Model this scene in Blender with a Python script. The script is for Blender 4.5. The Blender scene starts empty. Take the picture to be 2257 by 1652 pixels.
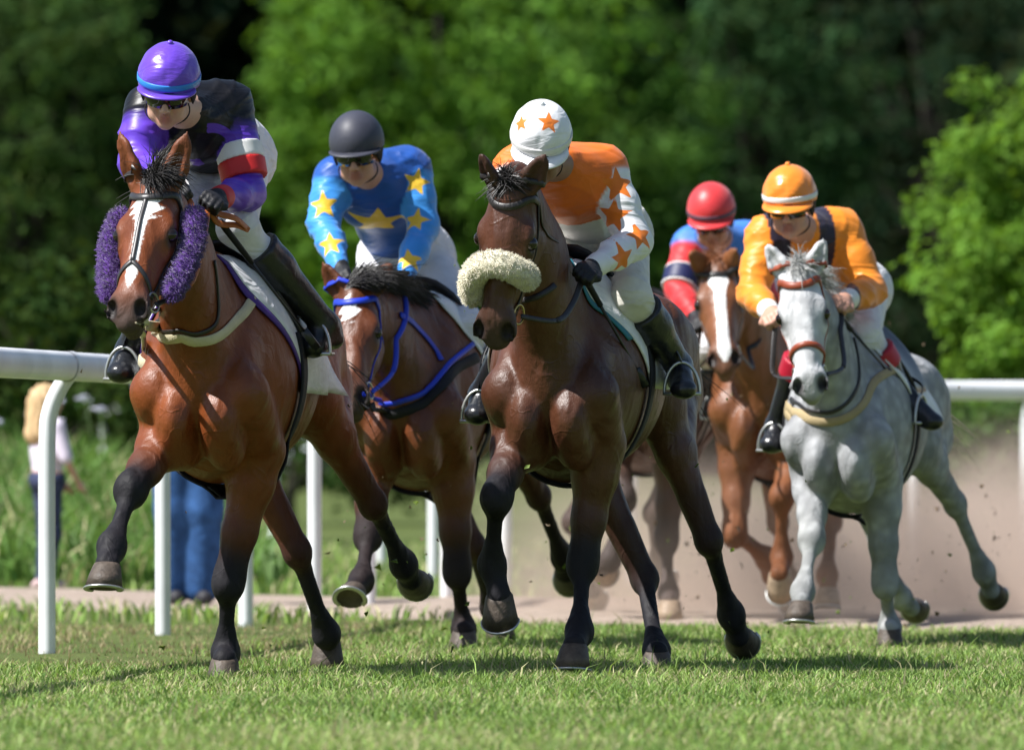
import bpy, math, random
import numpy as np
from mathutils import Vector, Matrix
from mathutils.bvhtree import BVHTree

random.seed(7)
rng = np.random.default_rng(7)
SC = bpy.context.scene
COL = SC.collection

# ------------------------------------------------------------------ camera
F_PX = 19284.0                       # focal length in units of a 2257 wide picture
CAM_H = 0.81
TILT = math.atan((968.7 - 826.0) / F_PX)
cam_data = bpy.data.cameras.new('camera')
cam_data.sensor_width = 36.0
cam_data.lens = F_PX / 2257.0 * 36.0
cam_data.clip_start = 0.5
cam_data.clip_end = 2000.0
cam_data.dof.use_dof = True
cam_data.dof.focus_distance = 29.7
cam_data.dof.aperture_fstop = 5.0
cam = bpy.data.objects.new('camera', cam_data)
COL.objects.link(cam)
cam.location = (0, 0, CAM_H)
cam.rotation_euler = (math.pi / 2 + TILT, 0, 0)
SC.camera = cam

# ------------------------------------------------------------------ light
SUN_FROM = Vector((-0.72, -0.28, 1.02)).normalized()      # direction towards the sun
world = bpy.data.worlds.new('World')
SC.world = world
world.use_nodes = True
nt = world.node_tree
sky = nt.nodes.new('ShaderNodeTexSky')
sky.sky_type = 'NISHITA'
sky.sun_disc = False
sky.sun_elevation = math.asin(SUN_FROM.z)
sky.sun_rotation = math.atan2(SUN_FROM.x, SUN_FROM.y)
nt.links.new(sky.outputs[0], nt.nodes['Background'].inputs[0])
nt.nodes['Background'].inputs[1].default_value = 0.07
sun_data = bpy.data.lights.new('sun', 'SUN')
sun_data.energy = 4.9
sun_data.angle = math.radians(0.53)
sun_data.color = (1.0, 0.98, 0.95)
sun = bpy.data.objects.new('sun', sun_data)
COL.objects.link(sun)
sun.rotation_euler = SUN_FROM.to_track_quat('Z', 'Y').to_euler()
SC.view_settings.view_transform = 'Standard'
SC.view_settings.look = 'None'
SC.view_settings.exposure = 0.78
SC.view_settings.gamma = 1.0
SC.cycles.max_bounces = 8
SC.cycles.transparent_max_bounces = 8
SC.cycles.volume_bounces = 1
SC.cycles.volume_step_rate = 4.0
SC.cycles.use_denoising = True
SC.cycles.sample_clamp_indirect = 6.0

# ------------------------------------------------------------------ helpers
CAM = Vector((0, 0, CAM_H))
CAM_R = Matrix.Rotation(math.pi / 2 + TILT, 3, 'X')
Z = Vector((0, 0, 1))


def ray(u, v):
    return (CAM_R @ Vector(((u - 1128.5) / F_PX, -(v - 826.0) / F_PX, -1.0))).normalized()


def at(u, v, y):
    """the point of the place at distance y that appears at (u, v) of a 2257 x 1652 picture"""
    r = ray(u, v)
    return CAM + r * (y / r.y)


def on_ground(u, v, z=0.0):
    r = ray(u, v)
    return CAM + r * ((z - CAM_H) / r.z)


def tag(o, label=None, cat=None, group=None, kind=None):
    if label: o['label'] = label
    if cat: o['category'] = cat
    if group: o['group'] = group
    if kind: o['kind'] = kind
    return o


def empty(name, loc, rz=0.0):
    o = bpy.data.objects.new(name, None)
    o.empty_display_size = 0.1
    COL.objects.link(o)
    o.location = loc
    o.rotation_euler = (0, 0, rz)
    return o


def root_matrix(o):
    m = Matrix.Identity(4)
    while o is not None:
        m = (Matrix.Translation(o.location) @ o.rotation_euler.to_matrix().to_4x4()) @ m
        o = o.parent
    return m


def add_mesh(name, verts, faces, mat=None, parent=None, smooth=True, world=True, attrs=None):
    """one mesh object; verts are world coordinates and are moved into the parent's frame"""
    v = np.asarray(verts, dtype=np.float64).reshape(-1, 3)
    if parent is not None and world:
        mi = np.array(root_matrix(parent).inverted())
        v = v @ mi[:3, :3].T + mi[:3, 3]
    me = bpy.data.meshes.new(name)
    if isinstance(faces, np.ndarray):
        nf, k = faces.shape
        me.vertices.add(len(v))
        me.vertices.foreach_set('co', v.astype(np.float32).ravel())
        me.loops.add(nf * k)
        me.loops.foreach_set('vertex_index', faces.astype(np.int32).ravel())
        me.polygons.add(nf)
        me.polygons.foreach_set('loop_start', np.arange(0, nf * k, k, dtype=np.int32))
        me.polygons.foreach_set('loop_total', np.full(nf, k, dtype=np.int32))
        me.update(calc_edges=True)
    else:
        me.from_pydata([tuple(p) for p in v], [], [tuple(f) for f in faces])
        me.update()
    if smooth:
        me.polygons.foreach_set('use_smooth', np.ones(len(me.polygons), dtype=bool))
    for an, arr in (attrs or {}).items():
        arr = np.asarray(arr, dtype=np.float32)
        if arr.ndim == 1:
            a = me.attributes.new(an, 'FLOAT', 'POINT')
            a.data.foreach_set('value', arr)
        else:
            a = me.attributes.new(an, 'FLOAT_COLOR', 'POINT')
            a.data.foreach_set('color', np.concatenate([arr, np.ones((len(arr), 1), np.float32)], 1).ravel())
    if mat is not None:
        me.materials.append(mat)
    o = bpy.data.objects.new(name, me)
    COL.objects.link(o)
    if parent is not None:
        o.parent = parent
    return o


# ---- plain shapes, each returns (verts, faces) -------------------------------
class MB:
    def __init__(s):
        s.v = []; s.f = []

    def add(s, v, f):
        n = len(s.v)
        s.v += [tuple(p) for p in v]
        s.f += [tuple(i + n for i in q) for q in f]
        return s

    def tube(s, pts, r, n=8, cap=True, closed=False, flat=None, normals=None):
        """tube through pts; r number or list; flat=(width, thickness) makes a strap lying across normals"""
        pts = [Vector(p) for p in pts]
        m = len(pts)
        rings = []
        prev = None
        for i, p in enumerate(pts):
            if closed:
                t = pts[(i + 1) % m] - pts[i - 1]
            else:
                t = pts[min(i + 1, m - 1)] - pts[max(i - 1, 0)]
            if t.length < 1e-9: t = Vector((0, 0, 1))
            t.normalize()
            if normals is not None:
                nn = Vector(normals[i]); nn = (nn - t * nn.dot(t))
                if nn.length < 1e-6: nn = t.orthogonal()
                nn.normalize()
            else:
                if prev is None:
                    nn = t.orthogonal().normalized()
                else:
                    nn = (prev - t * prev.dot(t))
                    nn = nn.normalized() if nn.length > 1e-6 else t.orthogonal().normalized()
            prev = nn
            bb = t.cross(nn)
            ri = r[i] if isinstance(r, (list, tuple)) else r
            ring = []
            for k in range(n):
                a = 2 * math.pi * k / n
                if flat:
                    w, h = flat
                    ca, sa = math.cos(a), math.sin(a)
                    e = 0.5
                    x = math.copysign(abs(ca) ** e, ca) * w / 2 * (ri if isinstance(r, (list, tuple)) else 1)
                    y = math.copysign(abs(sa) ** e, sa) * h / 2
                    ring.append(p + bb * x + nn * y)
                else:
                    ring.append(p + (nn * math.cos(a) + bb * math.sin(a)) * ri)
            rings.append(ring)
        base = len(s.v)
        for ring in rings:
            s.v += [tuple(q) for q in ring]
        cnt = m if closed else m - 1
        for i in range(cnt):
            i2 = (i + 1) % m
            for k in range(n):
                k2 = (k + 1) % n
                s.f.append((base + i * n + k, base + i * n + k2, base + i2 * n + k2, base + i2 * n + k))
        if cap and not closed:
            s.f.append(tuple(base + k for k in range(n))[::-1])
            s.f.append(tuple(base + (m - 1) * n + k for k in range(n)))
        return s

    def box(s, c, size, rot=None):
        c = Vector(c); R = rot or Matrix.Identity(3)
        x, y, z = [q / 2 for q in size]
        vs = [c + R @ Vector((sx * x, sy * y, sz * z)) for sx in (-1, 1) for sy in (-1, 1) for sz in (-1, 1)]
        fs = [(0, 1, 3, 2), (4, 6, 7, 5), (0, 4, 5, 1), (2, 3, 7, 6), (0, 2, 6, 4), (1, 5, 7, 3)]
        return s.add(vs, fs)

    def ball(s, c, r, n=12, m=8, M=None):
        c = Vector(c)
        r = r if isinstance(r, (tuple, list)) else (r, r, r)
        M = M or Matrix.Identity(3)
        vs = []; fs = []
        for i in range(m + 1):
            th = math.pi * i / m
            for k in range(n):
                ph = 2 * math.pi * k / n
                vs.append(c + M @ Vector((r[0] * math.sin(th) * math.cos(ph), r[1] * math.sin(th) * math.sin(ph), r[2] * math.cos(th))))
        for i in range(m):
            for k in range(n):
                k2 = (k + 1) % n
                fs.append((i * n + k, (i + 1) * n + k, (i + 1) * n + k2, i * n + k2))
        return s.add(vs, fs)

    def build(s, name, mat, parent=None, smooth=True, **kw):
        return add_mesh(name, s.v, s.f, mat, parent, smooth, **kw)


def catmull(pts, n=6, closed=False):
    pts = [Vector(p) for p in pts]
    m = len(pts); out = []
    rngi = range(m) if closed else range(m - 1)
    for i in rngi:
        g = (lambda j: pts[j % m]) if closed else (lambda j: pts[max(0, min(m - 1, j))])
        p0, p1, p2, p3 = g(i - 1), g(i), g(i + 1), g(i + 2)
        for k in range(n):
            t = k / n
            out.append(0.5 * ((2 * p1) + (p2 - p0) * t + (2 * p0 - 5 * p1 + 4 * p2 - p3) * t * t + (3 * p1 - p0 - 3 * p2 + p3) * t ** 3))
    if not closed: out.append(pts[-1])
    return out


# ---- organic bodies: smooth unions of tapered limbs and muscles, meshed ------
class Body:
    def __init__(s):
        s.p = []

    def seg(s, a, b, ra, rb=None, k=0.03, flat=None, w=None, col=0, op=1):
        rb = ra if rb is None else rb
        s.p.append(dict(t='s', a=np.array(a, np.float32), b=np.array(b, np.float32), ra=ra, rb=rb, k=k, f=flat,
                        w=None if w is None else np.array(Vector(w).normalized(), np.float32), col=col, op=op))
        return s

    def chain(s, pts, k=0.03, flat=None, w=None, col=0):
        """pts: (point, radius[, flat[, col]])"""
        for q, r in zip(pts[:-1], pts[1:]):
            f = q[2] if len(q) > 2 and q[2] else flat
            c = q[3] if len(q) > 3 else col
            s.seg(q[0], r[0], q[1], r[1], k, f, w, c)
        return s

    def ell(s, c, r, M=None, k=0.03, col=0, op=1):
        """M columns are the ellipsoid's axes"""
        M = Matrix.Identity(3) if M is None else M
        s.p.append(dict(t='e', c=np.array(c, np.float32), r=np.array(r, np.float32), M=np.array(M, np.float32), k=k, col=col, op=op))
        return s

    @staticmethod
    def dist(p, x, y, zz):
        if p['t'] == 's':
            a, b = p['a'], p['b']
            ab = b - a
            L2 = float(ab @ ab) + 1e-12
            dx, dy, dz = x - a[0], y - a[1], zz - a[2]
            t = np.clip((dx * ab[0] + dy * ab[1] + dz * ab[2]) / L2, 0, 1)
            dx = dx - t * ab[0]; dy = dy - t * ab[1]; dz = dz - t * ab[2]
            d2 = dx * dx + dy * dy + dz * dz
            if p['f'] and p['w'] is not None:
                w = p['w']
                qw = dx * w[0] + dy * w[1] + dz * w[2]
                d2 = d2 + qw * qw * (1.0 / p['f'] ** 2 - 1.0)
            return np.sqrt(d2) - (p['ra'] + t * (p['rb'] - p['ra']))
        c, r, M = p['c'], p['r'], p['M']
        dx, dy, dz = x - c[0], y - c[1], zz - c[2]
        q = [(dx * M[0, i] + dy * M[1, i] + dz * M[2, i]) / r[i] for i in range(3)]
        k0 = np.sqrt(q[0] ** 2 + q[1] ** 2 + q[2] ** 2)
        k1 = np.sqrt((q[0] / r[0]) ** 2 + (q[1] / r[1]) ** 2 + (q[2] / r[2]) ** 2) + 1e-9
        return k0 * (k0 - 1.0) / k1

    def bounds(s, p):
        if p['t'] == 's':
            f = max(1.0, p['f'] or 1.0)
            R = max(p['ra'], p['rb']) * f
            lo = np.minimum(p['a'], p['b']) - R; hi = np.maximum(p['a'], p['b']) + R
        else:
            ext = np.sqrt(((p['M'] * p['r'][None, :]) ** 2).sum(1))
            lo = p['c'] - ext; hi = p['c'] + ext
        return lo, hi

    def mesh(s, h=0.01, relax=2, inflate=0.0, cut=None):
        adds = [p for p in s.p if p['op'] > 0]; subs = [p for p in s.p if p['op'] < 0]
        bs = [s.bounds(p) for p in adds]
        lo = np.min([b[0] for b in bs], 0) - 5 * h - inflate; hi = np.max([b[1] for b in bs], 0) + 5 * h + inflate
        n = np.ceil((hi - lo) / h).astype(int) + 1
        D = np.full(n, 0.25, np.float32)
        ax = [(lo[i] + h * np.arange(n[i])).astype(np.float32) for i in range(3)]
        for p in adds + subs:
            b0, b1 = s.bounds(p)
            mg = p['k'] * 1.2 + 3 * h + inflate
            i0 = np.clip(np.floor((b0 - mg - lo) / h).astype(int), 0, n); i1 = np.clip(np.ceil((b1 + mg - lo) / h).astype(int) + 1, 0, n)
            if np.any(i1 <= i0): continue
            sl = tuple(slice(i0[i], i1[i]) for i in range(3))
            d = s.dist(p, ax[0][sl[0]][:, None, None], ax[1][sl[1]][None, :, None], ax[2][sl[2]][None, None, :])
            cur = D[sl]; k = p['k']
            if p['op'] > 0:
                hh = np.clip(0.5 + 0.5 * (d - cur) / k, 0, 1)
                D[sl] = d + (cur - d) * hh - k * hh * (1 - hh)
            else:
                d = -d
                hh = np.clip(0.5 - 0.5 * (d - cur) / k, 0, 1)
                D[sl] = d + (cur - d) * hh + k * hh * (1 - hh)
        D -= inflate
        if cut is not None:
            for (pp, nn) in cut:          # keep the half space n.(x-p) < 0
                pp = np.array(pp, np.float32); nn = np.array(nn, np.float32)
                pl = (ax[0] - pp[0])[:, None, None] * nn[0] + (ax[1] - pp[1])[None, :, None] * nn[1] + (ax[2] - pp[2])[None, None, :] * nn[2]
                D = np.maximum(D, pl)
        v, f = nets(D, lo, h)
        v = relaxed(v, f, relax)
        return v, f

    def weights(s, v, sig=0.012):
        """per vertex weight of every primitive (soft nearest)"""
        adds = [p for p in s.p if p['op'] > 0]
        ds = np.stack([s.dist(p, v[:, 0].astype(np.float32), v[:, 1].astype(np.float32), v[:, 2].astype(np.float32)) for p in adds], 1)
        ds -= ds.min(1, keepdims=True)
        w = np.exp(-ds / sig)
        return w / w.sum(1, keepdims=True), [p['col'] for p in adds]

    def colours(s, v, pal, sig=0.012):
        w, cols = s.weights(v, sig)
        P = np.array([pal[c] for c in cols], np.float32)
        return w @ P


def nets(D, lo, h):
    S = D < 0
    c = np.zeros(np.array(D.shape) - 1, np.int8)
    for i in (0, 1):
        for j in (0, 1):
            for k in (0, 1):
                c += S[i:S.shape[0] - 1 + i, j:S.shape[1] - 1 + j, k:S.shape[2] - 1 + k]
    mask = (c > 0) & (c < 8)
    cells = np.argwhere(mask)
    idx = np.full(mask.shape, -1, np.int32)
    idx[mask] = np.arange(len(cells))
    V = np.zeros((len(cells), 3)); N = np.zeros(len(cells))
    ci = [np.array(q) for q in ((0, 0, 0), (1, 0, 0), (0, 1, 0), (1, 1, 0), (0, 0, 1), (1, 0, 1), (0, 1, 1), (1, 1, 1))]
    vals = [D[cells[:, 0] + q[0], cells[:, 1] + q[1], cells[:, 2] + q[2]] for q in ci]
    for a in range(8):
        for b in range(a + 1, 8):
            df = ci[b] - ci[a]
            if np.abs(df).sum() != 1: continue
            va, vb = vals[a], vals[b]
            m = (va < 0) != (vb < 0)
            t = np.where(m, va / np.where(m, va - vb, 1), 0)
            V += m[:, None] * (ci[a][None, :] + t[:, None] * df[None, :])
            N += m
    V = (cells + V / N[:, None]) * h + lo
    faces = []
    for axn in range(3):
        o1, o2 = [(1, 2), (2, 0), (0, 1)][axn]
        sl0 = [slice(None)] * 3; sl1 = [slice(None)] * 3
        sl0[axn] = slice(0, -1); sl1[axn] = slice(1, None)
        ch = S[tuple(sl0)] != S[tuple(sl1)]
        e = np.argwhere(ch)
        e = e[(e[:, o1] > 0) & (e[:, o2] > 0) & (e[:, o1] < D.shape[o1] - 1) & (e[:, o2] < D.shape[o2] - 1)]
        if len(e) == 0: continue
        inside = S[e[:, 0], e[:, 1], e[:, 2]]
        def g(d1, d2):
            q = e.copy(); q[:, o1] -= d1; q[:, o2] -= d2
            return idx[q[:, 0], q[:, 1], q[:, 2]]
        quad = np.stack([g(1, 1), g(0, 1), g(0, 0), g(1, 0)], 1)
        quad[~inside] = quad[~inside][:, ::-1]
        faces.append(quad)
    F = np.concatenate(faces)
    F = F[(F >= 0).all(1)]
    return V, F


def relaxed(v, f, it):
    if it <= 0: return v
    e = np.concatenate([f[:, [0, 1]], f[:, [1, 2]], f[:, [2, 3]], f[:, [3, 0]]])
    n = len(v)
    cnt = np.bincount(e[:, 0], minlength=n) + np.bincount(e[:, 1], minlength=n)
    for k in range(it):
        for lam in (0.5, -0.52):
            acc = np.stack([np.bincount(e[:, 0], v[e[:, 1], i], n) + np.bincount(e[:, 1], v[e[:, 0], i], n) for i in range(3)], 1)
            v = v + lam * (acc / np.maximum(cnt, 1)[:, None] - v)
    return v


def bvh_of(v, f):
    return BVHTree.FromPolygons([tuple(p) for p in v], [tuple(q) for q in f])


# ---- materials ---------------------------------------------------------------
MATS = {}


def principled(name, col=(0.5, 0.5, 0.5), rough=0.6, spec=0.4, metal=0.0, sheen=0.0, coat=0.0, bump=0.0, bscale=60, vary=0.12, vscale=9, trans=0.0, attr=None, bdist=0.01):
    if name in MATS: return MATS[name]
    m = bpy.data.materials.new(name)
    m.use_nodes = True
    t = m.node_tree; N = t.nodes; Lk = t.links
    b = N['Principled BSDF']
    b.inputs['Roughness'].default_value = rough
    b.inputs['Specular IOR Level'].default_value = spec
    b.inputs['Metallic'].default_value = metal
    b.inputs['Sheen Weight'].default_value = sheen
    b.inputs['Coat Weight'].default_value = coat
    tc = N.new('ShaderNodeTexCoord')
    nz = N.new('ShaderNodeTexNoise'); nz.inputs['Scale'].default_value = vscale; nz.inputs['Detail'].default_value = 6
    Lk.new(tc.outputs['Object'], nz.inputs['Vector'])
    mr = N.new('ShaderNodeMapRange'); mr.inputs['From Min'].default_value = 0.3; mr.inputs['From Max'].default_value = 0.7
    mr.inputs['To Min'].default_value = 1 - vary; mr.inputs['To Max'].default_value = 1 + vary
    Lk.new(nz.outputs[0], mr.inputs['Value'])
    mx = N.new('ShaderNodeMix'); mx.data_type = 'RGBA'; mx.blend_type = 'MULTIPLY'
    mx.inputs[0].default_value = 1.0
    if attr:
        at_ = N.new('ShaderNodeAttribute'); at_.attribute_name = attr
        Lk.new(at_.outputs['Color'], mx.inputs[6])
    else:
        mx.inputs[6].default_value = (*col, 1)
    Lk.new(mr.outputs[0], mx.inputs[7])
    Lk.new(mx.outputs[2], b.inputs['Base Color'])
    if bump > 0:
        n2 = N.new('ShaderNodeTexNoise'); n2.inputs['Scale'].default_value = bscale; n2.inputs['Detail'].default_value = 4
        Lk.new(tc.outputs['Object'], n2.inputs['Vector'])
        bp = N.new('ShaderNodeBump'); bp.inputs['Strength'].default_value = bump; bp.inputs['Distance'].default_value = bdist
        Lk.new(n2.outputs[0], bp.inputs['Height']); Lk.new(bp.outputs[0], b.inputs['Normal'])
    if trans > 0:
        tr = N.new('ShaderNodeBsdfTranslucent'); ms = N.new('ShaderNodeMixShader'); ms.inputs[0].default_value = trans
        Lk.new(mx.outputs[2], tr.inputs['Color'])
        Lk.new(b.outputs[0], ms.inputs[1]); Lk.new(tr.outputs[0], ms.inputs[2])
        Lk.new(ms.outputs[0], N['Material Output'].inputs['Surface'])
    MATS[name] = m
    m['bsdf'] = b.name
    return m

# ------------------------------------------------------------------ the setting
def ground_material(name, cols, scale=3.0, rough=.95, bump=.4):
    m = bpy.data.materials.new(name); m.use_nodes = True
    t = m.node_tree; N = t.nodes; Lk = t.links
    b = N['Principled BSDF']; b.inputs['Roughness'].default_value = rough; b.inputs['Specular IOR Level'].default_value = .15
    tc = N.new('ShaderNodeTexCoord')
    n1 = N.new('ShaderNodeTexNoise'); n1.inputs['Scale'].default_value = scale; n1.inputs['Detail'].default_value = 9; n1.inputs['Roughness'].default_value = .65
    Lk.new(tc.outputs['Object'], n1.inputs['Vector'])
    cr = N.new('ShaderNodeValToRGB')
    e = cr.color_ramp.elements
    while len(e) < len(cols): e.new(.5)
    for i, (p, c) in enumerate(cols): e[i].position = p; e[i].color = (*c, 1)
    Lk.new(n1.outputs[0], cr.inputs[0])
    n2 = N.new('ShaderNodeTexNoise'); n2.inputs['Scale'].default_value = 70; n2.inputs['Detail'].default_value = 4
    Lk.new(tc.outputs['Object'], n2.inputs['Vector'])
    mr = N.new('ShaderNodeMapRange'); mr.inputs[1].default_value = .3; mr.inputs[2].default_value = .7; mr.inputs[3].default_value = .65; mr.inputs[4].default_value = 1.3
    Lk.new(n2.outputs[0], mr.inputs[0])
    mx = N.new('ShaderNodeMix'); mx.data_type = 'RGBA'; mx.blend_type = 'MULTIPLY'; mx.inputs[0].default_value = 1
    Lk.new(cr.outputs[0], mx.inputs[6]); Lk.new(mr.outputs[0], mx.inputs[7]); Lk.new(mx.outputs[2], b.inputs['Base Color'])
    bp = N.new('ShaderNodeBump'); bp.inputs['Strength'].default_value = bump; bp.inputs['Distance'].default_value = .03
    Lk.new(n2.outputs[0], bp.inputs['Height']); Lk.new(bp.outputs[0], b.inputs['Normal'])
    return m


def leaf_material(name, rough=.5, trans=.35, spec=.3):
    m = bpy.data.materials.new(name); m.use_nodes = True
    t = m.node_tree; N = t.nodes; Lk = t.links
    b = N['Principled BSDF']; b.inputs['Roughness'].default_value = rough; b.inputs['Specular IOR Level'].default_value = spec
    at_ = N.new('ShaderNodeAttribute'); at_.attribute_name = 'col'
    Lk.new(at_.outputs['Color'], b.inputs['Base Color'])
    tr = N.new('ShaderNodeBsdfTranslucent'); ms = N.new('ShaderNodeMixShader'); ms.inputs[0].default_value = trans
    hs = N.new('ShaderNodeHueSaturation'); hs.inputs['Hue'].default_value = .485; hs.inputs['Saturation'].default_value = 1.1; hs.inputs['Value'].default_value = 1.2
    Lk.new(at_.outputs['Color'], hs.inputs['Color']); Lk.new(hs.outputs[0], tr.inputs['Color'])
    Lk.new(b.outputs[0], ms.inputs[1]); Lk.new(tr.outputs[0], ms.inputs[2])
    Lk.new(ms.outputs[0], N['Material Output'].inputs['Surface'])
    return m


def path_front(x): return float(np.interp(x, [-12, -3, -.5, .3, 2, 12], [47.5, 42.9, 40.0, 38.3, 37.2, 37.0]))
def path_back(x): return float(np.interp(x, [-12, -3, -.5, .6, 2, 12], [52, 47.2, 44.6, 44.0, 46.5, 50.0]))


# ground: one sheet to the horizon, finer near the track
def build_ground():
    xs = np.concatenate([np.linspace(-400, -14, 14), np.linspace(-12, 14, 66), np.linspace(17, 400, 14)])
    ys = np.concatenate([np.linspace(-60, 14, 10), np.linspace(15, 60, 120), np.linspace(63, 700, 40)])
    V = []
    for y in ys:
        for x in xs:
            z = .012 * math.sin(x * 1.7 + y * .6) * math.sin(y * .9 - x * .4) + .006 * math.sin(x * 5.1 + 1) * math.sin(y * 4.3)
            if y > 44:
                bank = np.clip((y - 47) / 8, 0, 1) * np.clip((-1.0 - x - (y - 47) * .05) / 1.5, 0, 1)
                z += .30 * bank
            V.append((x, y, z - .012))
    nx = len(xs); Fc = [(j * nx + i, j * nx + i + 1, (j + 1) * nx + i + 1, (j + 1) * nx + i) for j in range(len(ys) - 1) for i in range(nx - 1)]
    m = ground_material('turf soil', [(.25, (.060, .070, .024)), (.5, (.085, .115, .030)), (.75, (.125, .140, .048))], 2.2)
    tag(add_mesh('ground', V, Fc, m), kind='structure')
    # sandy crossing
    xs = np.linspace(-12, 12, 90); V = []; n = 16
    for i, x in enumerate(xs):
        a = path_front(x) + .12 * math.sin(x * 3.1) + .07 * math.sin(x * 7.7); b = path_back(x) + .12 * math.sin(x * 2.3 + 1)
        for k in range(n + 1):
            y = a + (b - a) * k / n
            z = .012 * math.sin(x * 1.7 + y * .6) * math.sin(y * .9 - x * .4) + .006 * math.sin(x * 5.1 + 1) * math.sin(y * 4.3)
            e = min(k, n - k) / n
            V.append((x, y, z - .012 + .030 * min(1, e * 8) + .006 * math.sin(x * 13 + y * 3) * math.sin(y * 9)))
    Fc = [(i * (n + 1) + k, (i + 1) * (n + 1) + k, (i + 1) * (n + 1) + k + 1, i * (n + 1) + k + 1) for i in range(len(xs) - 1) for k in range(n)]
    m = ground_material('sandy path', [(.3, (.30, .235, .19)), (.55, (.38, .305, .25)), (.8, (.44, .36, .30))], 3.0, bump=.6)
    tag(add_mesh('path', V, Fc, m), kind='structure')


M_GRASS = leaf_material('grass blades', .55, .35, .25)


def blades(name, xy, h, w, lean, cols, z0=0.0, kind='stuff', label=None, cat=None, bend=1.0, mat=None, seed=1):
    """grass: every blade is a bent, tapered strip of two quads and a tip"""
    r_ = np.random.default_rng(seed)
    n = len(xy)
    ang = r_.random(n) * 2 * np.pi
    side = np.stack([np.cos(ang), np.sin(ang), np.zeros(n)], 1)
    la = r_.random(n) * 2 * np.pi
    ld = np.stack([np.cos(la), np.sin(la), np.zeros(n)], 1) * lean[:, None]
    base = np.concatenate([xy, np.full((n, 1), z0) if np.isscalar(z0) else z0[:, None]], 1)
    up = np.array([0, 0, 1.0])
    P0 = base
    P1 = base + up * (h * .5)[:, None] + ld * (h * .22)[:, None] * bend
    P2 = base + up * (h * (.93 - .25 * lean))[:, None] + ld * (h * .72)[:, None] * bend
    W = side * (w / 2)[:, None]
    V = np.stack([P0 - W, P0 + W, P1 - W * .85, P1 + W * .85, P2], 1).reshape(-1, 3)
    i = np.arange(n) * 5
    T = np.concatenate([np.stack([i, i + 1, i + 3], 1), np.stack([i, i + 3, i + 2], 1), np.stack([i + 2, i + 3, i + 4], 1)])
    col = np.repeat(cols, 5, 0)
    o = add_mesh(name, V, T, mat or M_GRASS, None, False, attrs={'col': col})
    tag(o, label, cat, kind=kind)
    return o


def grass_cols(n, r_, dry=.22, base=(.265, .385, .095), xy=None):
    b = np.array(base); d = np.array([.50, .47, .25]); dk = np.array([.115, .205, .048])
    patch = .5 + .5 * np.sin(xy[:, 0] * 1.9 + 1.5 * np.sin(xy[:, 1] * .7)) * np.sin(xy[:, 1] * 1.3 + 1.1 * np.sin(xy[:, 0] * 1.1))
    t = np.clip(r_.random(n) * 1.1 - .1 + (patch - .5) * .3, 0, 1)[:, None]
    c = dk * (1 - t) + b * 1.25 * t
    isd = (r_.random(n) < dry * (0.4 + 1.2 * patch))[:, None]
    c = np.where(isd, d * (.6 + .6 * r_.random((n, 1))), c)
    return c * (.8 + .45 * r_.random((n, 1)))


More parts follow.
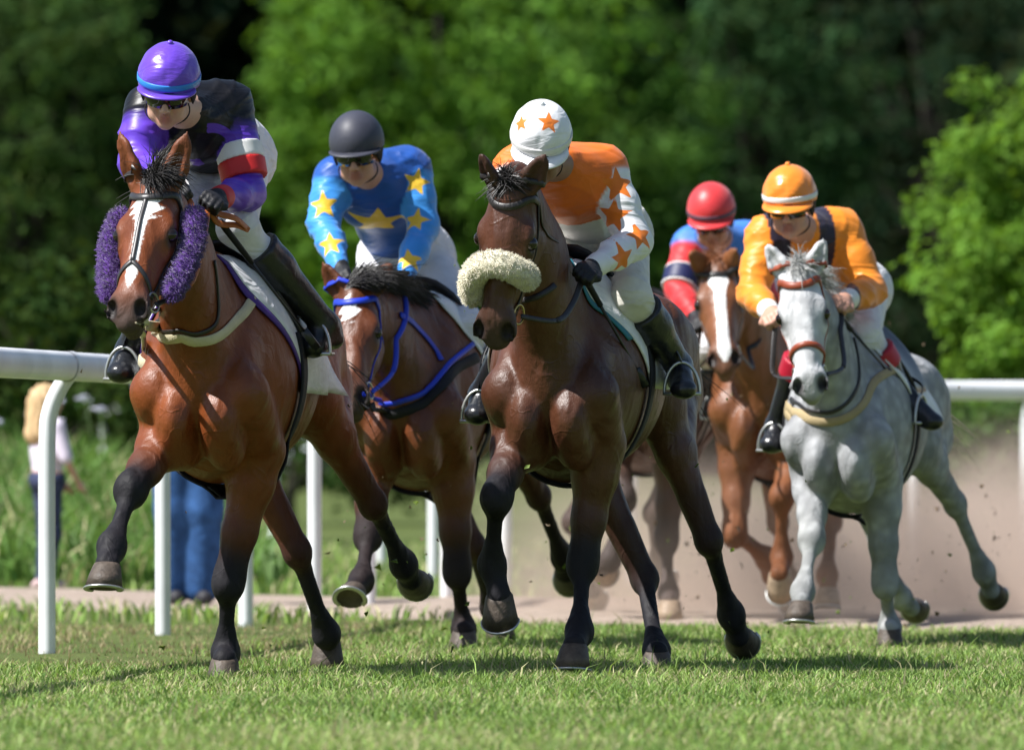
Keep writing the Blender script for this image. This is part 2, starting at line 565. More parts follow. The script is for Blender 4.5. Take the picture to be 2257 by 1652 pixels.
def build_grass():
    r_ = np.random.default_rng(11)
    # the race track turf, densest where it is seen close
    parts = []
    for (y0, y1, hw, dens) in ((21.0, 27.0, 2.3, 3900), (27.0, 31.0, 2.8, 3200), (31, 38.5, 4.2, 1500)):
        n = int((y1 - y0) * 2 * hw * dens)
        parts.append(np.stack([r_.uniform(-hw, hw, n), r_.uniform(y0, y1, n)], 1))
    for (x0, x1, y0, y1, dens) in ((-7, -2.3, 20, 36, 260), (2.5, 7, 20, 36, 260), (-3, 4, 14, 21, 200)):
        n = int((x1 - x0) * (y1 - y0) * dens)
        parts.append(np.stack([r_.uniform(x0, x1, n), r_.uniform(y0, y1, n)], 1))
    xy = np.concatenate(parts)
    # keep off the sandy crossing, thin out under the rail where the turf is worn
    pf = np.interp(xy[:, 0], [-12, -3, -.5, .3, 2, 12], [47.5, 42.9, 40.0, 38.3, 37.2, 37.0])
    keep = xy[:, 1] < pf + r_.normal(0, .10, len(xy))
    rail_x = np.interp(xy[:, 1], [22, 28, 33.35, 36.6, 38.8, 40.8], [-3.0, -2.3, -1.77, -1.46, -1.18, -.92])
    worn = np.exp(-((xy[:, 0] - rail_x - .10) / .80) ** 2) * np.clip((xy[:, 1] - 30.5) / 1.5, 0, 1)
    keep &= r_.random(len(xy)) > worn * .90
    xy = xy[keep]; worn = worn[keep]; n = len(xy)
    h = (.030 + .034 * r_.random(n) ** 1.4) * (1 - .35 * worn); tall = r_.random(n) < .012; h[tall] *= 2.0
    h *= 1 + .35 * np.sin(xy[:, 0] * 2.7 + np.sin(xy[:, 1] * 1.9)) * np.sin(xy[:, 1] * 2.1)
    w = .0036 + .0036 * r_.random(n)
    c = grass_cols(n, r_, .24, xy=xy)
    dryw = (r_.random(n) < worn * .85)[:, None]
    c = np.where(dryw, np.array([.36, .30, .16]) * (.6 + .6 * r_.random((n, 1))), c)
    blades('track_grass', xy, h, w, .35 + .75 * r_.random(n), c, -.012, label='short green turf grass of the race track', cat='grass', seed=2)
    # verge and lawn beyond the crossing
    n = 38000
    xy = np.stack([r_.uniform(-7, 7, n), r_.uniform(39, 66, n)], 1)
    pf = np.interp(xy[:, 0], [-12, -3, -.5, .3, 2, 12], [47.5, 42.9, 40.0, 38.3, 37.2, 37.0]); pb = np.interp(xy[:, 0], [-12, -3, -.5, .6, 2, 12], [52, 47.2, 44.6, 44.0, 46.5, 50.0])
    xy = xy[(xy[:, 1] < pf) | (xy[:, 1] > pb + r_.normal(0, .15, n))]; n = len(xy)
    blades('verge_grass', xy, .05 + .07 * r_.random(n), .012 + .01 * r_.random(n), .3 + .7 * r_.random(n), grass_cols(n, r_, .25, xy=xy), -.012, label='mown grass beyond the sandy crossing', cat='grass', seed=3)
    # tall meadow weeds on the bank
    n = 26000
    xy = np.stack([r_.uniform(-9, -.9, n), r_.uniform(47.4, 58, n)], 1)
    pb = np.interp(xy[:, 0], [-12, -3, -.5], [52, 47.2, 44.6]); edge = np.interp(xy[:, 1], [47, 58], [-1.35, -2.3])
    xy = xy[(xy[:, 1] > pb + .8 + .3 * np.sin(xy[:, 0] * 5)) & (xy[:, 0] < edge + .25 * np.sin(xy[:, 1] * 3))]; n = len(xy)
    dep = np.clip((xy[:, 1] - 47.5) / 5, 0, 1)
    h = (.32 + .42 * r_.random(n)) * (.55 + .55 * dep)
    zb = .30 * np.clip((xy[:, 1] - 47) / 8, 0, 1) * np.clip((-1.0 - xy[:, 0] - (xy[:, 1] - 47) * .05) / 1.5, 0, 1) - .012
    c = grass_cols(n, r_, .10, (.115, .215, .050), xy)
    blades('meadow_grass', xy, h, .016 + .022 * r_.random(n), .3 + .8 * r_.random(n), c, zb, label='tall rank meadow grass on the bank behind the path', cat='grass', seed=4)


# ---- trees -------------------------------------------------------------------
M_BARK = principled('bark', (.026, .022, .018), .9, .2, vary=.35, vscale=6, bump=.8, bscale=14)
M_LEAF = leaf_material('leaves', .75, .40, .08)


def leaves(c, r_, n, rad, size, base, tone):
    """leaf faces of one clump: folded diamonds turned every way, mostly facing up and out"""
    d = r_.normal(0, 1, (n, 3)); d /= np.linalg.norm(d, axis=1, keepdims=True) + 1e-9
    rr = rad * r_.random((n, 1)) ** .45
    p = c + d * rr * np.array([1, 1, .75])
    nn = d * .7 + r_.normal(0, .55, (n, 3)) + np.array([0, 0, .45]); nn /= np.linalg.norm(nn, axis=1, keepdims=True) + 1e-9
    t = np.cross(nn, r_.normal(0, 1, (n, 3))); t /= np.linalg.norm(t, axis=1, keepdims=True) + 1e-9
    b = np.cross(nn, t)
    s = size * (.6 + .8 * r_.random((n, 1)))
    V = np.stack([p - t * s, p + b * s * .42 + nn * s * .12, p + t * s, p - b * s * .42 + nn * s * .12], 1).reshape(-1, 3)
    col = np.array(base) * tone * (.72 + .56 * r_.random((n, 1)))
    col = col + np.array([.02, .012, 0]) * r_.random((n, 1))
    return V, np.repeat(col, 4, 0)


def tree(name, label, base, height, crown, base_col, nclump, per, rad, leaf, seed, group='trees of the wood behind the course', trunk_r=.22, cat='tree', low=0.0, outline=.25):
    """tapered trunk with limbs reaching the leaf clumps of an uneven crown; crown=(rx, ry, rz, zc)"""
    r_ = np.random.default_rng(seed)
    root = empty(name, base); tag(root, label, cat, group)
    base = Vector(base)
    rx, ry, rz, zc = crown
    cen = []
    while len(cen) < nclump:
        d = r_.normal(0, 1, 3); d /= np.linalg.norm(d)
        k = (.35 + .65 * r_.random() ** .5) * (1 + outline * math.sin(d[0] * 4 + seed) * math.sin(d[2] * 5 + seed * 2) + outline * .4 * r_.normal())
        p = np.array([d[0] * rx * k, d[1] * ry * k, zc + d[2] * rz * k])
        if p[2] < low + rad * .4: continue
        cen.append(p)
    Vs = []; Cs = []
    for p in cen:
        tone = .62 + .62 * r_.random()
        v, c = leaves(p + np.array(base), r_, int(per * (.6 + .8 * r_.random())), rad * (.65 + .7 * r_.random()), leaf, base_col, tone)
        Vs.append(v); Cs.append(c)
    V = np.concatenate(Vs); C_ = np.concatenate(Cs)
    Fq = np.arange(len(V)).reshape(-1, 4)
    add_mesh('crown', V, Fq, M_LEAF, root, False, attrs={'col': C_})
    mb = MB()
    top = base + Vector((0, 0, zc + rz * .35))
    tr_pts = [base - Z * .1, base + Z * height * .15 + Vector((r_.normal(0, .06), r_.normal(0, .06), 0)), base + Z * height * .4 + Vector((r_.normal(0, .15), r_.normal(0, .15), 0)), top]
    P = catmull(tr_pts, 5)
    mb.tube(P, [trunk_r * (1.25 - 1.05 * i / (len(P) - 1)) for i in range(len(P))], 9)
    order = r_.permutation(len(cen))[:min(26, len(cen))]
    for i in order:
        q = Vector(cen[i]) + base
        s = P[int(r_.integers(4, len(P) - 2))]
        m = s.lerp(q, .5) + Vector((0, 0, .12 * (q - s).length))
        w = trunk_r * .34
        mb.tube(catmull([s, m, q], 4), [w * (1 - .8 * k / 8) for k in range(9)], 5)
    mb.build('trunk', M_BARK, root)
    return root


def build_trees():
    G = 'trees of the wood behind the course'
    def X(u, d): return (u - 1128.5) / F_PX * d
    def tr(u, d, label, h, crown, col, nc, per, rad, leaf, seed, **kw):
        return tree('broadleaf_tree', label, (X(u, d), d, 0), h, crown, col, nc, per, rad, leaf, seed, **kw)
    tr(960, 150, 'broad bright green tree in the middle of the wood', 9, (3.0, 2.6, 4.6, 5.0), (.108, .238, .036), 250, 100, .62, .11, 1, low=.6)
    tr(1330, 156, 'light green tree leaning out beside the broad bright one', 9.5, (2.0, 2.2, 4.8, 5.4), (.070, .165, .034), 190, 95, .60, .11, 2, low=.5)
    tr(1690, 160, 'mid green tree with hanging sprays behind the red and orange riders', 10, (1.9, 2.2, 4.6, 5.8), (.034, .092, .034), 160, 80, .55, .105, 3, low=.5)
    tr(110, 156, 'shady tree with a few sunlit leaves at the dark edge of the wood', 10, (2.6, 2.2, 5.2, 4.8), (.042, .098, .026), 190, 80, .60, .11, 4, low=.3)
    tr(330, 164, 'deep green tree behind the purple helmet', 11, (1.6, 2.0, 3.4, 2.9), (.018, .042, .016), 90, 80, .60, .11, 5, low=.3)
    tr(2060, 172, 'dark green tree in the shadiest part of the wood', 11, (2.6, 2.2, 5.5, 5.6), (.014, .040, .020), 140, 80, .62, .11, 6, low=.3)  # shade of the wood is put into this dark leaf colour
    protos = []
    for i, (u, d, lb) in enumerate(((-60, 186, 'tall tree in painted shade at the far edge of the wood'), (520, 190, 'tall tree in deep painted shade in the gap behind the purple rider'), (1120, 192, 'tall tree in painted shade rising behind the broad bright one'),
                                (1600, 190, 'tall tree in painted shade behind the mid green sprays'), (2050, 194, 'tall tree in painted shade behind the shadiest tree'), (2420, 190, 'tall tree in painted shade behind the yellow green bush'))):
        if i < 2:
            protos.append(tr(u, d, lb, 14, (4.4, 2.6, 8.5, 6.6), (.0070, .024, .013), 560, 70, .95, .27, 20 + i, trunk_r=.3, low=.1, outline=.12))  # near-black leaf colour paints in the deep shade of the wood
            continue
        src = protos[i % 2]
        c = src.copy(); COL.objects.link(c); c.location = (X(u, d), d, 0); c['label'] = lb
        c.rotation_euler = (0, 0, (1.3, 2.6, 4.0, 5.2)[i - 2] * 0 + math.pi * (i % 3))
        for ch in list(src.children):
            k = ch.copy(); COL.objects.link(k); k.parent = c
    # the wood goes on beyond both edges of the picture
    r_ = np.random.default_rng(77); Vs = []; Cs = []
    for sx in (-1, 1):
        for j in range(7):
            cx = sx * (14.5 + j * 4.6); dd = 168 + 14 * r_.random()
            for q in range(150):
                d_ = r_.normal(0, 1, 3); d_ /= np.linalg.norm(d_)
                p = np.array([cx + d_[0] * 3.6, dd + d_[1] * 2.2, max(.5, 6.0 + d_[2] * 6.5)]) * np.array([1, 1, 1])
                v, c = leaves(p, r_, 26, 1.1, .38, ((.02, .05, .02), (.05, .11, .03), (.012, .03, .014))[j % 3], .7 + .6 * r_.random())
                Vs.append(v); Cs.append(c)
    V = np.concatenate(Vs)
    tag(add_mesh('woodland', V, np.arange(len(V)).reshape(-1, 4), M_LEAF, None, False, attrs={'col': np.concatenate(Cs)}), 'dense mixed woodland stretching on to both sides', 'wood', kind='stuff')
    tree('hedge_shrub', 'dark leafy undergrowth shrub behind the meadow bank', (X(60, 70), 70, 0), 2.2, (2.3, 1.2, 1.35, 1.15), (.030, .070, .016), 120, 85, .34, .06, 31, 'shrubs along the course', .06, 'shrub', .05)
    tree('hedge_shrub', 'low shrub with pale leaves behind the horses at the bank end', (X(640, 84), 84, 0), 2.0, (2.0, 1.2, 1.2, 1.0), (.035, .080, .02), 90, 80, .34, .06, 32, 'shrubs along the course', .06, 'shrub', .05)
    tree('leafy_bush', 'yellow green bush lit by the sun at the edge of the course', (X(2290, 66), 66, 0), 3.6, (.98, .9, 1.55, 1.85), (.140, .275, .042), 260, 95, .22, .045, 33, 'shrubs along the course', .07, 'bush', .25)
    tree('hedge_shrub', 'low green hedge shrub under the rail behind the grey horse', (X(2240, 60), 60, 0), 1.2, (1.4, .7, .62, .55), (.07, .15, .04), 110, 80, .22, .045, 34, 'shrubs along the course', .05, 'shrub', .02)


# ---- white running rail ------------------------------------------------------
M_RAIL = principled('white plastic rail', (.80, .81, .83), .42, .4, vary=.10, vscale=4)
RAIL = [(-3.6, 18), (-3.0, 22), (-2.3, 28), (-1.772, 33.35), (-1.46, 36.6), (-1.18, 38.8), (-.92, 40.8), (-.50, 43.6), (.30, 46.8), (1.3, 48.8), (2.45, 49.8), (4.0, 50.3), (7, 50.8), (12, 51.0)]


def build_rail(name, label, pts, posts, zt=1.145, hgt=.112, wd=.085):
    root = empty(name, (pts[0][0], pts[0][1], 0)); tag(root, label, 'rail')
    P = catmull([Vector((x, y, zt - hgt / 2)) for x, y in pts], 8)
    mb = MB(); n = 18; rings = []
    for i, p in enumerate(P):
        t = (P[min(i + 1, len(P) - 1)] - P[max(i - 1, 0)]).normalized(); s = t.cross(Z).normalized()
        p = p + s * .085
        rings.append([p + s * (math.cos(a) * wd / 2) + Z * (math.sin(a) * hgt / 2) for a in np.linspace(0, 2 * math.pi, n, endpoint=False)])
    v = [q for r in rings for q in r]
    f = [(i * n + k, i * n + (k + 1) % n, (i + 1) * n + (k + 1) % n, (i + 1) * n + k) for i in range(len(rings) - 1) for k in range(n)]
    f += [tuple(range(n))[::-1], tuple((len(rings) - 1) * n + k for k in range(n))]
    mb.add(v, f).build('top_rail', M_RAIL, root)
    for j in range(6, len(P) - 1, 9):          # sleeves where two lengths of rail meet
        t = (P[j + 1] - P[j - 1]).normalized(); s = t.cross(Z).normalized()
        v = []
        for o_ in (-.06, .06):
            v += [P[j] + s * .085 + t * o_ + s * (math.cos(a) * (wd / 2 + .003)) + Z * (math.sin(a) * (hgt / 2 + .003)) for a in np.linspace(0, 2 * math.pi, n, endpoint=False)]
        MB().add(v, [(k, (k + 1) % n, n + (k + 1) % n, n + k) for k in range(n)]).build('rail_sleeve', M_RAIL, root)
    for (x, y) in posts:
        # nearest rail point
        j = min(range(len(P)), key=lambda i: (P[i].x - x) ** 2 + (P[i].y - y) ** 2)
        t = (P[min(j + 1, len(P) - 1)] - P[max(j - 1, 0)]).normalized(); s = t.cross(Z).normalized()   # s points to the track
        b = Vector((P[j].x, P[j].y, 0))
        pts_ = [b - Z * .05, b + Z * .3, b + Z * .80, b + Z * .92 + s * .012, b + Z * 1.0 + s * .045, b + Z * (zt - hgt * .75) + s * .085]
        MB().tube(catmull(pts_, 4), .033, 12).build('post', M_RAIL, root)
    return root


# ---- run ----------------------------------------------------------------------
build_ground()
build_grass()
build_trees()
build_rail('running_rail', 'white curved running rail along the inside of the turf track', RAIL, [(-2.75, 24), (-2.05, 30.2), (-1.772, 33.35), (-1.46, 36.6), (-1.2, 38.7), (-.93, 40.7), (-.66, 42.6), (-.40, 44.2), (-.02, 45.6), (.7, 47.7), (1.7, 49.2), (2.25, 49.65), (2.873, 49.98), (3.6, 50.18), (5.5, 50.5), (8, 50.85)])
build_rail('running_rail', 'white rail on the far side of the sandy crossing, seen between the horses', [(-4.4, 92), (-2.0, 68), (-.817, 54.6), (-.43, 50.2)], [(-4.3, 91), (-2.9, 77), (-1.75, 65), (-.817, 54.6), (-.45, 50.5)])

# ------------------------------------------------------------------ horses
def coat_material(name, dapple=0.0, rough=0.40, spec=0.45, white=(0.80, 0.78, 0.75), veins=.20):
    """coat colour comes from the body's own colour areas, white marks from the 'mark' distance"""
    m = bpy.data.materials.new(name)
    m.use_nodes = True
    t = m.node_tree; N = t.nodes; Lk = t.links
    b = N['Principled BSDF']
    b.inputs['Specular IOR Level'].default_value = spec
    tc = N.new('ShaderNodeTexCoord')
    at_ = N.new('ShaderNodeAttribute'); at_.attribute_name = 'col'
    n1 = N.new('ShaderNodeTexNoise'); n1.inputs['Scale'].default_value = 7; n1.inputs['Detail'].default_value = 7; n1.inputs['Roughness'].default_value = 0.62
    Lk.new(tc.outputs['Object'], n1.inputs['Vector'])
    mr = N.new('ShaderNodeMapRange'); mr.inputs[1].default_value = 0.3; mr.inputs[2].default_value = 0.7
    mr.inputs[3].default_value = 0.80; mr.inputs[4].default_value = 1.22
    Lk.new(n1.outputs[0], mr.inputs[0])
    mx = N.new('ShaderNodeMix'); mx.data_type = 'RGBA'; mx.blend_type = 'MULTIPLY'; mx.inputs[0].default_value = 1
    Lk.new(at_.outputs['Color'], mx.inputs[6]); Lk.new(mr.outputs[0], mx.inputs[7])
    out = mx.outputs[2]
    if dapple > 0:
        vo = N.new('ShaderNodeTexVoronoi'); vo.feature = 'SMOOTH_F1'; vo.inputs['Scale'].default_value = 21
        Lk.new(tc.outputs['Object'], vo.inputs['Vector'])
        m2 = N.new('ShaderNodeMapRange'); m2.inputs[1].default_value = 0.15; m2.inputs[2].default_value = 0.6
        m2.inputs[3].default_value = 1 + dapple * 0.5; m2.inputs[4].default_value = 1 - dapple
        Lk.new(vo.outputs[0], m2.inputs[0])
        x2 = N.new('ShaderNodeMix'); x2.data_type = 'RGBA'; x2.blend_type = 'MULTIPLY'; x2.inputs[0].default_value = 1
        Lk.new(out, x2.inputs[6]); Lk.new(m2.outputs[0], x2.inputs[7])
        out = x2.outputs[2]
    # white marks with a ragged hair edge
    am = N.new('ShaderNodeAttribute'); am.attribute_name = 'mark'
    n3 = N.new('ShaderNodeTexNoise'); n3.inputs['Scale'].default_value = 130; n3.inputs['Detail'].default_value = 3
    Lk.new(tc.outputs['Object'], n3.inputs['Vector'])
    ma = N.new('ShaderNodeMath'); ma.operation = 'MULTIPLY_ADD'; ma.inputs[1].default_value = 0.016
    Lk.new(n3.outputs[0], ma.inputs[0]); Lk.new(am.outputs['Fac'], ma.inputs[2])
    m4 = N.new('ShaderNodeMapRange'); m4.inputs[1].default_value = 0.005; m4.inputs[2].default_value = 0.012
    m4.inputs[3].default_value = 1; m4.inputs[4].default_value = 0
    Lk.new(ma.outputs[0], m4.inputs[0])
    x3 = N.new('ShaderNodeMix'); x3.data_type = 'RGBA'
    Lk.new(m4.outputs[0], x3.inputs[0]); Lk.new(out, x3.inputs[6]); x3.inputs[7].default_value = (*white, 1)
    out = x3.outputs[2]
    Lk.new(out, b.inputs['Base Color'])
    # short hair: fine streaky relief, uneven gloss
    mp = N.new('ShaderNodeMapping'); mp.inputs['Scale'].default_value = (260, 260, 70)
    Lk.new(tc.outputs['Object'], mp.inputs[0])
    n5 = N.new('ShaderNodeTexNoise'); n5.inputs['Scale'].default_value = 1; n5.inputs['Detail'].default_value = 3
    Lk.new(mp.outputs[0], n5.inputs['Vector'])
    n6 = N.new('ShaderNodeTexNoise'); n6.inputs['Scale'].default_value = 26; n6.inputs['Detail'].default_value = 4
    Lk.new(tc.outputs['Object'], n6.inputs['Vector'])
    b1 = N.new('ShaderNodeBump'); b1.inputs['Strength'].default_value = 0.30; b1.inputs['Distance'].default_value = 0.012
    Lk.new(n6.outputs[0], b1.inputs['Height'])
    # veins and tendons standing under the skin, muscle bands below them
    n7 = N.new('ShaderNodeTexNoise'); n7.inputs['Scale'].default_value = 5.5; n7.inputs['Detail'].default_value = 1.5; n7.inputs['Distortion'].default_value = .7
    Lk.new(tc.outputs['Object'], n7.inputs['Vector'])
    s7 = N.new('ShaderNodeMath'); s7.operation = 'SUBTRACT'; s7.inputs[1].default_value = .5; Lk.new(n7.outputs[0], s7.inputs[0])
    a7 = N.new('ShaderNodeMath'); a7.operation = 'ABSOLUTE'; Lk.new(s7.outputs[0], a7.inputs[0])
    r7 = N.new('ShaderNodeMapRange'); r7.interpolation_type = 'SMOOTHSTEP'; r7.inputs[1].default_value = 0; r7.inputs[2].default_value = .020; r7.inputs[3].default_value = 1; r7.inputs[4].default_value = 0
    Lk.new(a7.outputs[0], r7.inputs[0])
    b7 = N.new('ShaderNodeBump'); b7.inputs['Strength'].default_value = veins; b7.inputs['Distance'].default_value = 0.006
    Lk.new(r7.outputs[0], b7.inputs['Height']); Lk.new(b1.outputs[0], b7.inputs['Normal'])
    mp8 = N.new('ShaderNodeMapping'); mp8.inputs['Scale'].default_value = (9, 9, 3.2); mp8.inputs['Rotation'].default_value = (.3, .2, 0)
    Lk.new(tc.outputs['Object'], mp8.inputs[0])
    n8 = N.new('ShaderNodeTexNoise'); n8.inputs['Scale'].default_value = 1; n8.inputs['Detail'].default_value = 2; n8.inputs['Distortion'].default_value = .5
    Lk.new(mp8.outputs[0], n8.inputs['Vector'])
    b8 = N.new('ShaderNodeBump'); b8.inputs['Strength'].default_value = .8; b8.inputs['Distance'].default_value = 0.035
    Lk.new(n8.outputs[0], b8.inputs['Height']); Lk.new(b7.outputs[0], b8.inputs['Normal'])
    b2 = N.new('ShaderNodeBump'); b2.inputs['Strength'].default_value = 0.45; b2.inputs['Distance'].default_value = 0.003
    Lk.new(n5.outputs[0], b2.inputs['Height']); Lk.new(b8.outputs[0], b2.inputs['Normal'])
    Lk.new(b2.outputs[0], b.inputs['Normal'])
    m6 = N.new('ShaderNodeMapRange'); m6.inputs[1].default_value = 0.3; m6.inputs[2].default_value = 0.7
    m6.inputs[3].default_value = rough - 0.07; m6.inputs[4].default_value = rough + 0.14
    Lk.new(n1.outputs[0], m6.inputs[0])
    dl = N.new('ShaderNodeAttribute'); dl.attribute_name = 'dull'
    ad_ = N.new('ShaderNodeMath'); ad_.operation = 'ADD'; Lk.new(m6.outputs[0], ad_.inputs[0])
    ml_ = N.new('ShaderNodeMath'); ml_.operation = 'MULTIPLY'; ml_.inputs[1].default_value = .20; Lk.new(dl.outputs['Fac'], ml_.inputs[0])
    Lk.new(ml_.outputs[0], ad_.inputs[1]); Lk.new(ad_.outputs[0], b.inputs['Roughness'])
    sp_ = N.new('ShaderNodeMapRange'); sp_.inputs[3].default_value = spec; sp_.inputs[4].default_value = spec * .45
    Lk.new(dl.outputs['Fac'], sp_.inputs[0]); Lk.new(sp_.outputs[0], b.inputs['Specular IOR Level'])
    return m


def reach(prev, u, v, length, near=True):
    """the joint seen at (u, v) that is one bone length away from prev"""
    r = ray(u, v)
    oc = CAM - prev
    bq = r.dot(oc); c = oc.dot(oc) - length * length
    disc = bq * bq - c
    if disc <= 0:
        q = CAM + r * (-bq)
        return q
    return CAM + r * (-bq - math.sqrt(disc) if near else -bq + math.sqrt(disc))


class Frame:
    """ground point under the girth and the heading of a horse"""
    def __init__(s, u, d, yaw):
        a = math.radians(yaw)
        p = at(u, 968.7, d)
        s.O = Vector((p.x, p.y, 0.0)); s.yaw = a
        s.F = Vector((-math.sin(a), -math.cos(a), 0)); s.L = Z.cross(s.F)
    def W(s, x, b, z):
        return s.O + s.F * x + s.L * b + Z * z
    def J(s, u, v, x):
        r = ray(u, v)
        return CAM + r * (((s.O - CAM).dot(s.F) + x) / r.dot(s.F))
    def loc(s, p):
        q = Vector(p) - s.O
        return (q.dot(s.F), q.dot(s.L), q.z)


COAT, LEG, MUZ, PALE, EARC = 0, 1, 2, 3, 4


def hoof_mesh(c, s_, t_, l_, sc=1.0):
    mb = MB()
    n = 20; rings = []
    for h, rl, rf, rb, sh in ((-0.006, .043, .042, .042, 0), (0.006, .0495, .050, .045, 0.0), (0.04, .057, .060, .049, 0.018), (0.086, .066, .073, .052, 0.036)):
        ring = []
        for k in range(n):
            a = 2 * math.pi * k / n
            ca, sa = math.cos(a), math.sin(a)
            ring.append(c + s_ * (h * sc) + t_ * ((sh + (rf if ca > 0 else rb) * ca) * sc) + l_ * (rl * sa * (1.0 if ca > -0.5 else 0.93) * sc))
        rings.append(ring)
    # sole, slightly hollow
    for q, dp in ((0.80, -0.004), (0.55, -0.012), (0.06, -0.014)):
        last = rings[3]; cen = sum(last, Vector()) / n
        rings.append([cen + (p - cen) * q + s_ * dp * sc for p in last])
    v = [p for r in rings for p in r]; f = []
    for i in range(len(rings) - 1):
        for k in range(n):
            k2 = (k + 1) % n
            f.append((i * n + k, i * n + k2, (i + 1) * n + k2, (i + 1) * n + k))
    f.append(tuple(range(n))[::-1]); f.append(tuple((len(rings) - 1) * n + k for k in range(n)))
    mb.add(v, f)
    # shoe along the rim, open at the heel
    last = rings[3]; cen = sum(last, Vector()) / n
    arc = [cen + (last[k % n] - cen) * 0.93 + s_ * 0.004 * sc for k in range(-7, 8)]
    sh = MB().tube(arc, 1, n=6, flat=(0.020 * sc, 0.009 * sc), normals=[s_] * len(arc))
    return mb, sh


def strands(roots, name, mat, parent, r0=0.004, seg=6):
    """hair: every lock is a thin tapered blade following its own points"""
    V = []; Fc = []
    for pts, wd in roots:
        n = len(pts); b0 = len(V)
        for i, p in enumerate(pts):
            t = (pts[min(i + 1, n - 1)] - pts[max(i - 1, 0)])
            if t.length < 1e-6: t = Vector((0, 0, 1))
            t.normalize()
            s1 = t.cross(Vector((0.3, -1, 0.15))).normalized(); s2 = t.cross(s1)
            w = wd * (1 - 0.85 * (i / (n - 1)) ** 1.5)
            V += [p + s1 * w, p + s2 * w * 0.5 - s1 * w * 0.1, p - s1 * w]
        for i in range(n - 1):
            a = b0 + i * 3
            for k in range(3):
                Fc.append((a + k, a + (k + 1) % 3, a + 3 + (k + 1) % 3, a + 3 + k))
    return add_mesh(name, [tuple(p) for p in V], np.array(Fc, np.int32), mat, parent, True)


